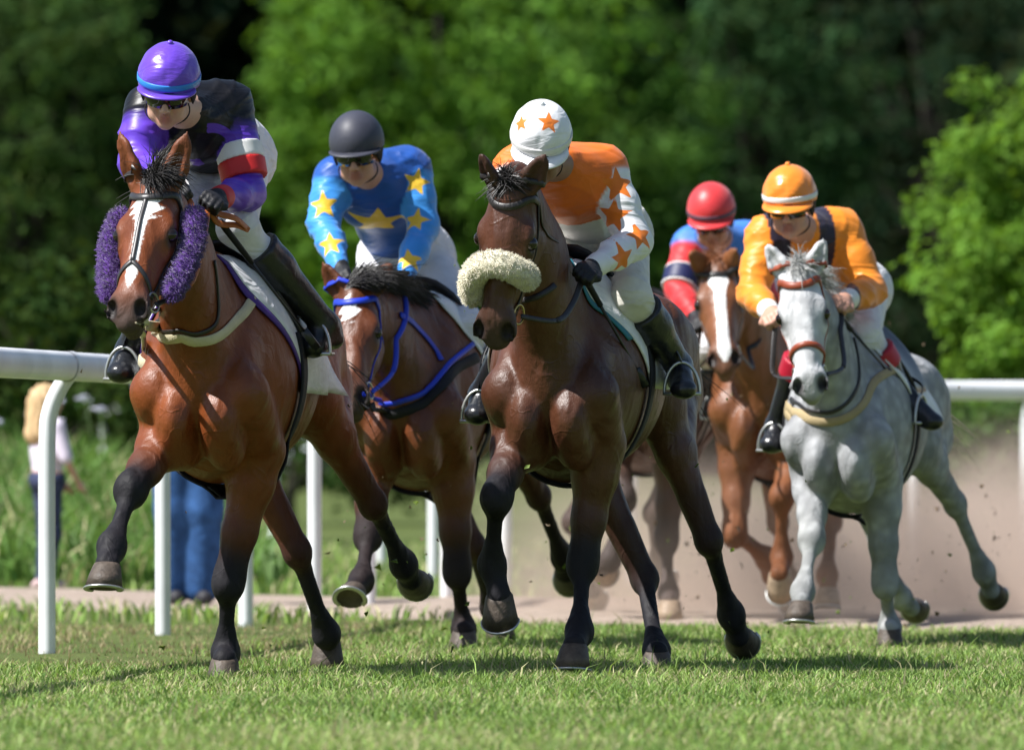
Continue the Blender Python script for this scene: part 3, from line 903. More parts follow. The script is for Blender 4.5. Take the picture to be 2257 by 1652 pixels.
def build_horse(H):
    fr = Frame(H['u'], H['d'], H['yaw'])
    W, F, L = fr.W, fr.F, fr.L
    S = H.get('S', 0.97); dz = H.get('dz', 0.0); wid = H.get('wid', 1.0)
    lean = H.get('lean', 0.0); rw = H.get('rw', 1.0)
    def T(x, b, z): return W(x * S, b * S * wid - lean * (z - .9) * S, z * S + dz)
    B = Body()
    lat = L
    # trunk
    B.seg(T(.27, 0, 1.06), T(.02, 0, 1.06), .23 * S, .365 * S, .07, .70 * wid, lat)
    B.seg(T(.02, 0, 1.06), T(-.42, 0, 1.09), .365 * S, .345 * S, .06, .80 * wid, lat)
    B.seg(T(-.42, 0, 1.09), T(-.80, 0, 1.135), .345 * S, .26 * S, .06, .84 * wid, lat)
    B.seg(T(-.80, 0, 1.135), T(-1.06, 0, 1.135), .26 * S, .25 * S, .06, .98 * wid * rw, lat)
    B.seg(T(-1.06, 0, 1.135), T(-1.28, 0, 1.08), .25 * S, .17 * S, .06, 1.05 * wid * rw, lat)
    B.seg(T(.16, 0, 1.40), T(-.30, 0, 1.38), .10 * S, .07 * S, .08)
    B.seg(T(-.30, 0, 1.38), T(-.95, 0, 1.315), .06 * S, .07 * S, .09)
    for sd in (-1, 1):
        # shoulder blade, point of shoulder, breast muscles
        B.seg(T(.06, sd * .11, 1.33), T(.35, sd * .155, 1.03), .11 * S, .105 * S, .035, .62, lat)
        B.seg(T(.02, sd * .19, 1.18), T(.22, sd * .19, .95), .085 * S, .075 * S, .02, .55, lat)
        B.ell(T(.385, sd * .148, .99), (.080 * S, .072 * S, .11 * S), None, .022)
        B.ell(T(.415, sd * .083, .91), (.098 * S, .074 * S, .125 * S), Matrix((F, L, Z)).transposed(), .020)
        B.seg(T(.40, sd * .05, 1.06), T(.44, sd * .10, .84), .060 * S, .045 * S, .014)
        B.ell(T(.33, sd * .080, .81), (.10 * S, .068 * S, .085 * S), Matrix((F, L, Z)).transposed(), .05)
        # hip, thigh back
        B.ell(T(-.92, sd * .145 * rw, 1.27), (.11 * S, .07 * S, .07 * S), None, .07)
        B.seg(T(-1.08, sd * .14 * rw, 1.16), T(-1.22, sd * .15 * rw, 1.00), .155 * S * rw, .125 * S * rw, .06)
    legs = {}
    def cannon(k, fe, rk, lat_):
        d = (fe - k).normalized(); bk = lat_.cross(d).normalized()
        B.seg(k, fe, rk * .84, rk * .74, .035, .92, bk, LEG)
        B.seg(k + bk * .036 * S + d * .03, fe + bk * .032 * S - d * .01, .0165 * S, .0165 * S, .008, None, None, LEG)
        B.ell(fe, (.041 * S, .041 * S, .050 * S), None, .045, LEG)
        B.ell(fe + bk * .024 * S + d * .004, (.027 * S,) * 3, None, .03, LEG)
        B.seg(fe - d * .07, fe - d * .01, rk * .75, .037 * S, .035, None, None, LEG)
    def foot(fe, hc, pitch, side):
        th = math.radians(pitch)
        tw = H.get('toe', 0)
        s_ = -Z * math.cos(th) - F * math.sin(th); t_ = F * math.cos(th) - Z * math.sin(th)
        cor = hc - s_ * .045 * S - t_ * 0.012
        B.seg(fe, cor, .036 * S, .043 * S, .035, None, None, LEG)
        return cor, s_, t_
    hooves = []
    for key, sd in (('fr', -1), ('fl', 1)):
        q = H[key]
        e = T(q['e'][0], sd * q['e'][1], q['e'][2])
        k = reach(e, *q['k'][:2], q.get('lf', .42) * S, q['k'][2] > 0)
        fe = reach(k, *q['f'][:2], q.get('lc', .285) * S, q['f'][2] > 0)
        hc = reach(fe, *q['h'][:2], .145 * S, q['h'][2] > 0)
        ps = T(.38, sd * .165, 1.0)
        B.seg(ps, e, .092 * S, .088 * S, .03)
        d = (k - e).normalized(); out = L * sd; bk = L.cross(d).normalized(); fw = -bk
        m1 = e.lerp(k, .25); m2 = e.lerp(k, .62)
        B.seg(e, m1, .090 * S, .080 * S, .035, None, None, COAT)
        B.seg(m1, m2, .080 * S, .060 * S, .035, None, None, COAT)
        B.seg(m2, k, .060 * S, .050 * S, .03, None, None, LEG)
        B.seg(e.lerp(k, .08) + fw * .045 * S + out * .02, e.lerp(k, .50) + fw * .022 * S + out * .012, .052 * S, .030 * S, .018, None, None, COAT)
        B.seg(e.lerp(k, .10) - out * .045 * S, e.lerp(k, .45) - out * .022 * S, .048 * S, .028 * S, .016, None, None, COAT)
        B.seg(e.lerp(k, .05) + bk * .04 * S, e.lerp(k, .6) + bk * .02 * S, .05 * S, .025 * S, .02, None, None, COAT)
        B.ell(k - d * .012, (.050 * S, .050 * S, .066 * S), None, .04, LEG)
        B.ell(k + fw * .012 * S + d * .014, (.040 * S, .040 * S, .046 * S), None, .03, LEG)
        B.ell(k + bk * .040 * S - d * .01, (.022 * S, .022 * S, .03 * S), None, .015, LEG)
        cannon(k, fe, .0355 * S, L)
        hooves.append(foot(fe, hc, q['p'], sd))
        legs[key] = (e, k, fe, hc)
    for key, sd in (('hr', -1), ('hl', 1)):
        q = H[key]
        st = T(q['s'][0], sd * q['s'][1], q['s'][2])
        hk = reach(st, *q['k'][:2], q.get('lg', .47) * S, q['k'][2] > 0)
        fe = reach(hk, *q['f'][:2], q.get('lc', .385) * S, q['f'][2] > 0)
        hc = reach(fe, *q['h'][:2], .145 * S, q['h'][2] > 0)
        B.seg(T(-.98, sd * .12 * rw, 1.18), st, .185 * S * rw, .135 * S, .06, .85, lat)
        d = (hk - st).normalized(); bk = L.cross(d).normalized(); fw = -bk; out = L * sd
        B.seg(T(-1.20, sd * .145 * rw, 1.02), st.lerp(hk, .35) + bk * .03 * S, .125 * S, .075 * S, .05)
        B.seg(st, st.lerp(hk, .38), .118 * S, .082 * S, .04, .8, lat)
        B.seg(st.lerp(hk, .38), hk, .080 * S, .045 * S, .03, .85, lat, COAT)
        B.seg(st.lerp(hk, .70), hk, .050 * S, .045 * S, .02, None, None, LEG)
        B.seg(st.lerp(hk, .45) + bk * .06 * S, hk + bk * .052 * S - d * .05 * S, .020 * S, .020 * S, .015, None, None, LEG)
        B.ell(hk, (.050 * S, .050 * S, .06 * S), None, .022, LEG)
        B.seg(hk + bk * .05 * S - d * .045 * S, hk + bk * .036 * S + (fe - hk).normalized() * .06, .024 * S, .020 * S, .015, None, None, LEG)
        cannon(hk, fe, .038 * S, L)
        hooves.append(foot(fe, hc, q['p'], sd))
        legs[key] = (st, hk, fe, hc)
    # neck and head
    poll = fr.J(*H['poll'])
    hl = .575 * S * H.get('headl', 1.0)
    muz = reach(poll, *H['muz'], hl, True)
    A = (muz - poll).normalized()
    g = Matrix.Rotation(math.radians(H.get('hyaw', 0)), 3, 'Z') @ F
    Bx = Z.cross(g); Bx = (Bx - A * Bx.dot(A)).normalized()
    if H.get('roll'): Bx = Matrix.Rotation(math.radians(H['roll']), 3, A) @ Bx
    Nn = A.cross(Bx).normalized()
    hs = hl / .60
    def hp(a, b, n): return poll + A * (a * hs) + Bx * (b * hs) + Nn * (n * hs)
    HM = Matrix((A, Bx, Nn)).transposed()
    def hell(a, b, n, ra, rb, rn, k=.02, col=COAT, op=1):
        B.ell(hp(a, b, n), (ra * hs, rb * hs, rn * hs), HM, k, col, op)
    def hseg(p, q, r1, r2, k=.02, fl=None, col=COAT, op=1):
        B.seg(hp(*p), hp(*q), r1 * hs, r2 * hs, k, fl, Bx, col, op)
    nape = hp(.03, 0, -.12)
    n0 = T(*H.get('neck0', (.20, 0, 1.20))); n0b = T(*H.get('neck1', (.31, 0, 1.14)))
    nd = (nape - n0).normalized()
    nm = n0.lerp(nape, .5) + (Z * .02)
    nw = Bx.lerp(L, .5).normalized()
    B.seg(n0, nm, .26 * S, .160 * S, .06, .54, L)
    B.seg(n0b, n0b.lerp(nape, .45), .175 * S, .120 * S, .06, .74, L)
    B.seg(nm, nape, .165 * S, .115 * S, .06, .62, nw)
    crest = [n0.lerp(nape, t) for t in (0, .5, 1)]
    # skull
    hell(.08, 0, -.10, .12, .088, .095, .04)
    hell(.19, 0, -.085, .125, .100, .080, .04)
    for sd in (-1, 1):
        hell(.185, sd * .086, -.052, .050, .026, .028, .025)           # brow
        hell(.235, sd * .083, -.085, .045, .020, .030, .02)            # lower lid
        hell(.205, sd * .052, -.17, .115, .034, .095, .035)            # jowl
        hseg((.20, sd * .045, -.20), (.46, sd * .028, -.118), .055, .028, .03)
        hseg((.25, sd * .078, -.095), (.40, sd * .055, -.085), .016, .010, .02)
        hell(.515, sd * .046, -.050, .054, .032, .038, .018, MUZ)       # nostril flare
        hell(.540, sd * .062, -.040, .036, .022, .036, .012, MUZ)
        hell(.21, sd * .104, -.066, .024, .016, .019, .008, COAT, -1)   # eye socket
    hseg((.16, 0, -.085), (.47, 0, -.070), .085, .050, .03)
    hseg((.20, 0, -.045), (.48, 0, -.038), .050, .040, .03, 1.1)
    hell(.515, 0, -.075, .075, .052, .055, .03, MUZ)
    hell(.575, 0, -.080, .035, .044, .036, .02, MUZ)                   # upper lip
    hell(.565, 0, -.128, .040, .034, .026, .012, MUZ)                  # lower lip
    hseg((.40, 0, -.125), (.55, 0, -.120), .034, .030, .03, None, MUZ)
    for sd in (-1, 1):
        hell(.545, sd * .056, -.022, .040, .0215, .034, .006, MUZ, -1)    # nostril
    # ears
    ears = []
    for sd, key in ((-1, 'er'), (1, 'el')):
        base = hp(.02, sd * .058, -.045)
        tip = reach(base, *H[key][:2], .165 * hs * H.get('earl', 1), H[key][2] > 0)
        d = (tip - base).normalized()
        op = (Nn * .8 + Bx * sd * .5 - A * .2); op = (op - d * op.dot(d)).normalized()
        B.chain([(base - d * .03, .036 * hs), (base.lerp(tip, .38), .047 * hs), (base.lerp(tip, .72), .031 * hs), (tip, .008)], .02, .55, op, EARC)
        B.seg(base.lerp(tip, .22) + op * .030 * hs, base.lerp(tip, .80) + op * .017 * hs, .027 * hs, .010, .008, None, None, EARC, -1)
        ears.append((base, tip, op))
    v, f = B.mesh(H.get('h', 0.0102), 2)
    pal = H['pal']
    col = B.colours(v, pal, 0.02)
    dull = B.colours(v, {COAT: (0,) * 3, LEG: (1,) * 3, MUZ: (.6,) * 3, EARC: (.5,) * 3}, .02)[:, 0]
    vv = v - np.array(poll)
    ha = vv @ np.array(A) / hs; hb = vv @ np.array(Bx) / hs; hn = vv @ np.array(Nn) / hs
    mark = np.full(len(v), 1.0)
    near = (hn > -.10) & (np.abs(hb) < .13) & (ha > 0.0) & (ha < .66)
    if H.get('mark'):
        mark[near] = H['mark'](ha[near], hb[near])
    # leg shading of the coat itself: black points creep up the limb
    tint = H.get('tint')
    lx = (v - np.array(fr.O)) @ np.array(F); lz = v[:, 2]
    if tint is not None:
        col = tint(col, lx, lz, ha, hb, hn, v)
    # dark inside of nostrils and eyelids
    for sd in (-1, 1):
        dn = np.sqrt(((ha - .545) / .043) ** 2 + ((hb - sd * .057) / .027) ** 2 + ((hn + .024) / .038) ** 2)
        w = np.clip((1.3 - dn) * 1.8, 0, 1)[:, None]
        col = col * (1 - w) + np.array([.010, .008, .008]) * w
        de = np.sqrt(((ha - .212) / .046) ** 2 + ((hb - sd * .10) / .028) ** 2 + ((hn + .065) / .036) ** 2)
        w = np.clip((1.3 - de) * 2, 0, 1)[:, None] * .8
        col = col * (1 - w) + np.array([.018, .013, .011]) * w
    root = empty('race_horse', fr.O, math.atan2(F.y, F.x))
    tag(root, H['label'], 'horse', 'racing horses galloping on the turf')
    body = add_mesh('body', v, f, H['mat'], root, True, attrs={'col': col, 'mark': mark, 'dull': dull})
    for c, s_, t_ in hooves:
        hm, sh = hoof_mesh(c, s_, t_, L, S)
        ho = hm.build('hoof', H.get('hoofmat', M_HOOF), root)
        sh.build('horseshoe', M_STEEL, ho)
    for sd in (-1, 1):
        MB().ball(hp(.208, sd * .0955, -.060), .0275 * hs, 16, 12).build('eye', M_EYE, root)
    R = dict(fr=fr, root=root, body=body, v=v, f=f, bvh=bvh_of(v, f), hp=hp, A=A, B=Bx, N=Nn, hs=hs, poll=poll, muz=muz,
             n0=n0, nape=nape, nm=nm, T=T, S=S, ears=ears, legs=legs, L=L, F=F)
    return R


M_HOOF = principled('hoof horn', (0.085, 0.066, 0.052), 0.55, .3, vary=.35, vscale=30, bump=.3, bscale=80)
M_HOOF_PALE = principled('pale hoof horn', (0.30, 0.22, 0.15), 0.55, .3, vary=.3, vscale=30)
M_STEEL = principled('worn steel', (0.55, 0.55, 0.53), 0.38, .5, metal=0.85, vary=.2)
M_EYE = principled('horse eye', (0.012, 0.007, 0.005), 0.06, .6, vary=0)

def blaze1(a, b):
    b = b - .004
    star = np.sqrt(((a - .125) / 1.15) ** 2 + (b / 1.15) ** 2) - .046 + .012 * np.sin(a * 150 + b * 100)
    tail_ = np.abs(b - .0) - np.interp(a, [.13, .20, .30, .34], [.036, .019, .015, .015])
    tail_ = np.where((a < .13) | (a > .36), .1, tail_)
    snip = np.abs(b) - np.interp(a, [.365, .385, .42, .475], [.004, .021, .019, .0])
    snip = np.where((a < .37) | (a > .475), .1, snip)
    return np.minimum(np.minimum(star, tail_), snip)


def star2(a, b):
    return np.sqrt(((a - .12) / 1.5) ** 2 + ((b + .01) / 1.0) ** 2) - .040 + .010 * np.sin(a * 120 + b * 70)


def blaze4(a, b):
    top = np.sqrt(((a - .12) / 1.1) ** 2 + (b / 1.1) ** 2) - .043
    w = np.interp(a, [.12, .20, .33, .45, .52, .57], [.04, .026, .024, .027, .03, .0])
    st = np.abs(b - .004) - w
    st = np.where((a < .12) | (a > .57), .1, st)
    return np.minimum(top, st)


BAY = {COAT: (.175, .044, .0105), LEG: (.0145, .0135, .0165), MUZ: (.060, .040, .034), EARC: (.135, .040, .014)}
DARK = {COAT: (.078, .027, .0125), LEG: (.0145, .0135, .0165), MUZ: (.060, .038, .030), EARC: (.060, .026, .015)}
BAY2 = {COAT: (.105, .030, .0095), LEG: (.018, .0125, .0125), MUZ: (.05, .03, .024), EARC: (.12, .036, .013)}
CHEST = {COAT: (.160, .056, .020), LEG: (.155, .056, .022), MUZ: (.17, .075, .04), EARC: (.22, .08, .028)}
GREY = {COAT: (.33, .335, .345), LEG: (.31, .315, .31), MUZ: (.27, .26, .26), EARC: (.60, .60, .60)}
DUSTY = {COAT: (.085, .040, .024), LEG: (.055, .040, .036), MUZ: (.05, .03, .024), EARC: (.08, .036, .02)}
HORSES = {}
HORSES['h1'] = dict(
    u=490, d=30.0, yaw=9.5, lean=.04, S=.97, rw=.87, wid=.95, pal=BAY,
    label='bright bay horse with purple fleece cheek pieces and a white star, leading the race',
    poll=(332, 392, .92), muz=(266, 702), hyaw=-9, er=(262, 288, 1), el=(414, 290, 1),
    mark=blaze1,
    fr=dict(e=(.26, .145, .86), k=(287, 1082, 1), f=(246, 1204, 1), h=(233, 1272, 1), p=-12),
    fl=dict(e=(.06, .145, .80), k=(503, 1285, 1), f=(497, 1440, -1), h=(494, 1482, 1), p=10, lc=.27),
    hr=dict(s=(-.80, .16, .95), k=(655, 1215, -1), f=(720, 1398, -1), h=(722, 1442, -1), p=20),
    hl=dict(s=(-.85, .17, .98), k=(822, 1110, -1), f=(890, 1245, -1), h=(910, 1275, -1), p=105),
)
HORSES['h2'] = dict(
    u=925, d=34.0, yaw=9.0, S=.97, dz=-.05, wid=.97, pal=BAY2, h=.0118,
    label='bay horse in a blue bridle, head lowered behind the leading horse',
    poll=(777, 630, .86), muz=(768, 895), hyaw=-4, er=(712, 578, 1), el=(866, 578, 1),
    mark=star2, headl=.96,
    fr=dict(e=(.22, .145, .84), k=(811, 1184, 1), f=(796, 1280, 1), h=(776, 1312, 1), p=-45),
    fl=dict(e=(.06, .145, .80), k=(1008, 1262, 1), f=(1022, 1388, -1), h=(1022, 1418, 1), p=10),
    hr=dict(s=(-.75, .16, .95), k=(1045, 1205, -1), f=(1085, 1340, -1), h=(1103, 1385, -1), p=30),
    hl=dict(s=(-.82, .17, .98), k=(1187, 1092, -1), f=(1241, 1228, -1), h=(1250, 1266, -1), p=95),
)
HORSES['h3'] = dict(
    u=1258, d=30.6, yaw=11, lean=.03, S=.97, wid=.96, pal=DARK,
    label='dark brown horse with a cream fleece noseband, galloping in the middle of the field',
    poll=(1117, 405, .90), muz=(1078, 765), hyaw=-7, er=(1060, 338, 1), el=(1203, 341, 1),
    fr=dict(e=(.26, .145, .86), k=(1094, 1099, 1), f=(1084, 1245, -1), h=(1102, 1338, -1), p=35),
    fl=dict(e=(.20, .145, .82), k=(1284, 1245, 1), f=(1277, 1392, 1), h=(1264, 1450, 1), p=-8),
    hr=dict(s=(-.72, .15, .93), k=(1421, 1275, -1), f=(1447, 1435, 1), h=(1447, 1466, 1), p=5),
    hl=dict(s=(-.84, .17, .98), k=(1562, 1190, -1), f=(1612, 1355, -1), h=(1632, 1402, -1), p=100),
)
HORSES['h4'] = dict(
    u=1712, d=38.6, yaw=10.0, S=.97, dz=-.03, pal=CHEST,
    label='chestnut horse with a broad white blaze, running behind the grey horse',
    poll=(1579, 572, .90), muz=(1597, 806), hyaw=4, er=(1520, 552, 1), el=(1622, 548, 1),
    mark=blaze4, h=.0130,
    fr=dict(e=(.22, .145, .84), k=(1619, 1178, 1), f=(1690, 1232, -1), h=(1704, 1262, -1), p=130),
    fl=dict(e=(.22, .145, .84), k=(1723, 1096, 1), f=(1723, 1229, -1), h=(1720, 1282, 1), p=55),
    hr=dict(s=(-.75, .16, .95), k=(1715, 1150, -1), f=(1740, 1280, -1), h=(1745, 1310, -1), p=60),
    hl=dict(s=(-.72, .17, .95), k=(1832, 1150, -1), f=(1823, 1268, 1), h=(1824, 1318, 1), p=-10),
)
HORSES['h5'] = dict(
    u=1878, d=34.6, yaw=11.0, lean=.05, S=.91, dz=-.10, wid=.95, h=.0112, pal=GREY,
    label='pale grey horse with a red brown bridle and a tan breast strap',
    poll=(1757, 590, .88), muz=(1788, 872), hyaw=5, er=(1689, 537, 1), el=(1818, 526, 1),
    fr=dict(e=(.24, .145, .86), k=(1789, 1192, 1), f=(1769, 1304, 1), h=(1764, 1350, 1), p=-10),
    fl=dict(e=(.10, .145, .82), k=(1951, 1287, 1), f=(1961, 1385, -1), h=(1961, 1410, 1), p=10),
    hr=dict(s=(-.75, .16, .95), k=(1940, 1190, -1), f=(1985, 1318, -1), h=(2012, 1336, -1), p=110),
    hl=dict(s=(-.84, .17, .98), k=(2105, 1109, -1), f=(2169, 1260, -1), h=(2187, 1302, -1), p=100),
)
HORSES['h6'] = dict(
    u=1425, d=39.3, yaw=8.0, S=.97, dz=0, pal=DUSTY, h=.0140,
    label='dusty brown horse almost wholly hidden behind the dark brown horse, only its legs showing',
    poll=(1372, 655, .86), muz=(1362, 850), hyaw=0, er=(1352, 625, 1), el=(1400, 622, 1),
    fr=dict(e=(.22, .145, .84), k=(1376, 1102, 1), f=(1345, 1236, -1), h=(1330, 1252, -1), p=100),
    fl=dict(e=(.18, .145, .82), k=(1469, 1192, 1), f=(1473, 1307, 1), h=(1476, 1346, 1), p=0),
    hr=dict(s=(-.75, .16, .95), k=(1262, 1150, -1), f=(1295, 1260, -1), h=(1308, 1305, -1), p=90),
    hl=dict(s=(-.82, .17, .98), k=(1440, 1130, -1), f=(1450, 1240, -1), h=(1462, 1262, -1), p=100),
)

# ------------------------------------------------------------------ jockeys
def cloth_material(name, rough=0.38, spec=0.5, over=(1, 1, 0), wr=0.6, sheen=0.15, scale=9, satin=False):
    """cloth: colour areas from 'col', a printed device from the 'device' distance, folds as relief"""
    m = bpy.data.materials.new(name); m.use_nodes = True
    t = m.node_tree; N = t.nodes; Lk = t.links
    b = N['Principled BSDF']
    b.inputs['Roughness'].default_value = rough; b.inputs['Specular IOR Level'].default_value = spec
    b.inputs['Sheen Weight'].default_value = sheen
    tc = N.new('ShaderNodeTexCoord')
    ac = N.new('ShaderNodeAttribute'); ac.attribute_name = 'col'
    ad = N.new('ShaderNodeAttribute'); ad.attribute_name = 'device'
    mr = N.new('ShaderNodeMapRange'); mr.inputs[1].default_value = -0.0012; mr.inputs[2].default_value = 0.0012
    mr.inputs[3].default_value = 1; mr.inputs[4].default_value = 0
    Lk.new(ad.outputs['Fac'], mr.inputs[0])
    mx = N.new('ShaderNodeMix'); mx.data_type = 'RGBA'
    Lk.new(mr.outputs[0], mx.inputs[0]); Lk.new(ac.outputs['Color'], mx.inputs[6]); mx.inputs[7].default_value = (*over, 1)
    nz = N.new('ShaderNodeTexNoise'); nz.inputs['Scale'].default_value = 14; nz.inputs['Detail'].default_value = 5
    Lk.new(tc.outputs['Object'], nz.inputs['Vector'])
    mv = N.new('ShaderNodeMapRange'); mv.inputs[1].default_value = .3; mv.inputs[2].default_value = .7; mv.inputs[3].default_value = .9; mv.inputs[4].default_value = 1.1
    Lk.new(nz.outputs[0], mv.inputs[0])
    m2 = N.new('ShaderNodeMix'); m2.data_type = 'RGBA'; m2.blend_type = 'MULTIPLY'; m2.inputs[0].default_value = 1
    Lk.new(mx.outputs[2], m2.inputs[6]); Lk.new(mv.outputs[0], m2.inputs[7])
    Lk.new(m2.outputs[2], b.inputs['Base Color'])
    # folds: distorted ridged noise, then weave
    mp = N.new('ShaderNodeMapping'); mp.inputs['Rotation'].default_value = (0.5, 0.6, 0.2); mp.inputs['Scale'].default_value = (1, .55, 1.7)
    Lk.new(tc.outputs['Object'], mp.inputs[0])
    n1 = N.new('ShaderNodeTexNoise'); n1.inputs['Scale'].default_value = scale; n1.inputs['Detail'].default_value = 2.5; n1.inputs['Distortion'].default_value = 0.9
    Lk.new(mp.outputs[0], n1.inputs['Vector'])
    ab = N.new('ShaderNodeMath'); ab.operation = 'PINGPONG'; ab.inputs[1].default_value = 0.16
    Lk.new(n1.outputs[0], ab.inputs[0])
    b1 = N.new('ShaderNodeBump'); b1.inputs['Strength'].default_value = wr; b1.inputs['Distance'].default_value = 0.09
    Lk.new(ab.outputs[0], b1.inputs['Height'])
    n2 = N.new('ShaderNodeTexNoise'); n2.inputs['Scale'].default_value = 420
    Lk.new(tc.outputs['Object'], n2.inputs['Vector'])
    b2 = N.new('ShaderNodeBump'); b2.inputs['Strength'].default_value = 0.12; b2.inputs['Distance'].default_value = 0.002
    Lk.new(n2.outputs[0], b2.inputs['Height']); Lk.new(b1.outputs[0], b2.inputs['Normal'])
    Lk.new(b2.outputs[0], b.inputs['Normal'])
    return m


M_SKIN = principled('skin', (0.52, 0.29, 0.20), 0.5, .35, attr='col', vary=.06, vscale=40)
M_BLACK = principled('black leather', (0.013, 0.014, 0.017), 0.28, .5, vary=.2, bump=.25, bscale=60)
M_BLACK_MAT = principled('black webbing', (0.014, 0.014, 0.017), 0.7, .3, vary=.2, bump=.3, bscale=200)
M_LENS = principled('dark lens', (0.006, 0.006, 0.008), 0.07, .7, vary=0)
M_GLOVE = principled('black glove', (0.014, 0.014, 0.017), 0.55, .35, vary=.2, bump=.4, bscale=70)
M_BREECH = cloth_material('white breeches', .62, .3, wr=.4, sheen=.1, scale=7)
M_REDBAND = principled('red cuff', (0.55, 0.02, 0.02), .5, .4)


def star2d(x, y, r, inner=0.42):
    """signed distance to a five pointed star, vectorised"""
    an = math.pi / 5
    ang = np.mod(np.arctan2(x, y), 2 * an) - an
    rr = np.hypot(x, y)
    px, py = rr * np.cos(ang), rr * np.abs(np.sin(ang))
    # edge from inner notch (angle 0) to tip (angle an)
    ax_, ay_ = r * inner, 0.0
    bx_, by_ = r * math.cos(an), r * math.sin(an)
    ex, ey = bx_ - ax_, by_ - ay_
    wx, wy = px - ax_, py - ay_
    tt = np.clip((wx * ex + wy * ey) / (ex * ex + ey * ey), 0, 1)
    d = np.hypot(wx - ex * tt, wy - ey * tt)
    sgn = np.where(ex * wy - ey * wx > 0, -1.0, 1.0)
    return d * sgn


def device_field(v, bvh, stars):
    """distance field of printed stars laid on the cloth; each star: (u, v, size, turn, stretch)"""
    D = np.full(len(v), 1.0)
    for (u, w, r, rot, sx, sy) in stars:
        hit = bvh.ray_cast(CAM, ray(u, w))
        if hit[0] is None: continue
        c, n = hit[0], hit[1]
        if n.dot(ray(u, w)) > 0: n = -n
        n = (n * 1.0 - ray(u, w) * 0.6).normalized()
        up = (Z - n * Z.dot(n)).normalized(); sd = up.cross(n)
        q = v - np.array(c)
        x = q @ np.array(sd); y = q @ np.array(up); dd = q @ np.array(n)
        ca, sa = math.cos(rot), math.sin(rot)
        x, y = x * ca + y * sa, -x * sa + y * ca
        s = star2d(x / sx, y / sy, r)
        s = np.where((np.abs(dd) < .11) & (np.hypot(x, y) < r * 2.2), s, 1.0)
        D = np.minimum(D, s)
    return D


def folds(q, amp, key):
    """creases of loose cloth: warped ridges in two directions that fade in and out"""
    o = sum(map(ord, key)) * .37
    x, y, z = q[:, 0] + o, q[:, 1] + o, q[:, 2]
    w1 = 1.6 * np.sin(z * 13 + y * 6) + 1.2 * np.sin(x * 11 - z * 5 + 1)
    r1 = 1 - np.abs(np.sin((x * .55 + z * .95 + y * .25) * 38 + w1 * 1.3))
    r2 = 1 - np.abs(np.sin((x * .95 - z * .65 + y * .3) * 30 + w1 * 1.7 + 2))
    m1 = .5 + .5 * np.sin(x * 9 + 2 * np.sin(z * 7)); m2 = .5 + .5 * np.sin(z * 10 - x * 6 + 1.5)
    return amp * (r1 ** 2.2 * m1 + r2 ** 2.2 * m2 * .8 - .3)


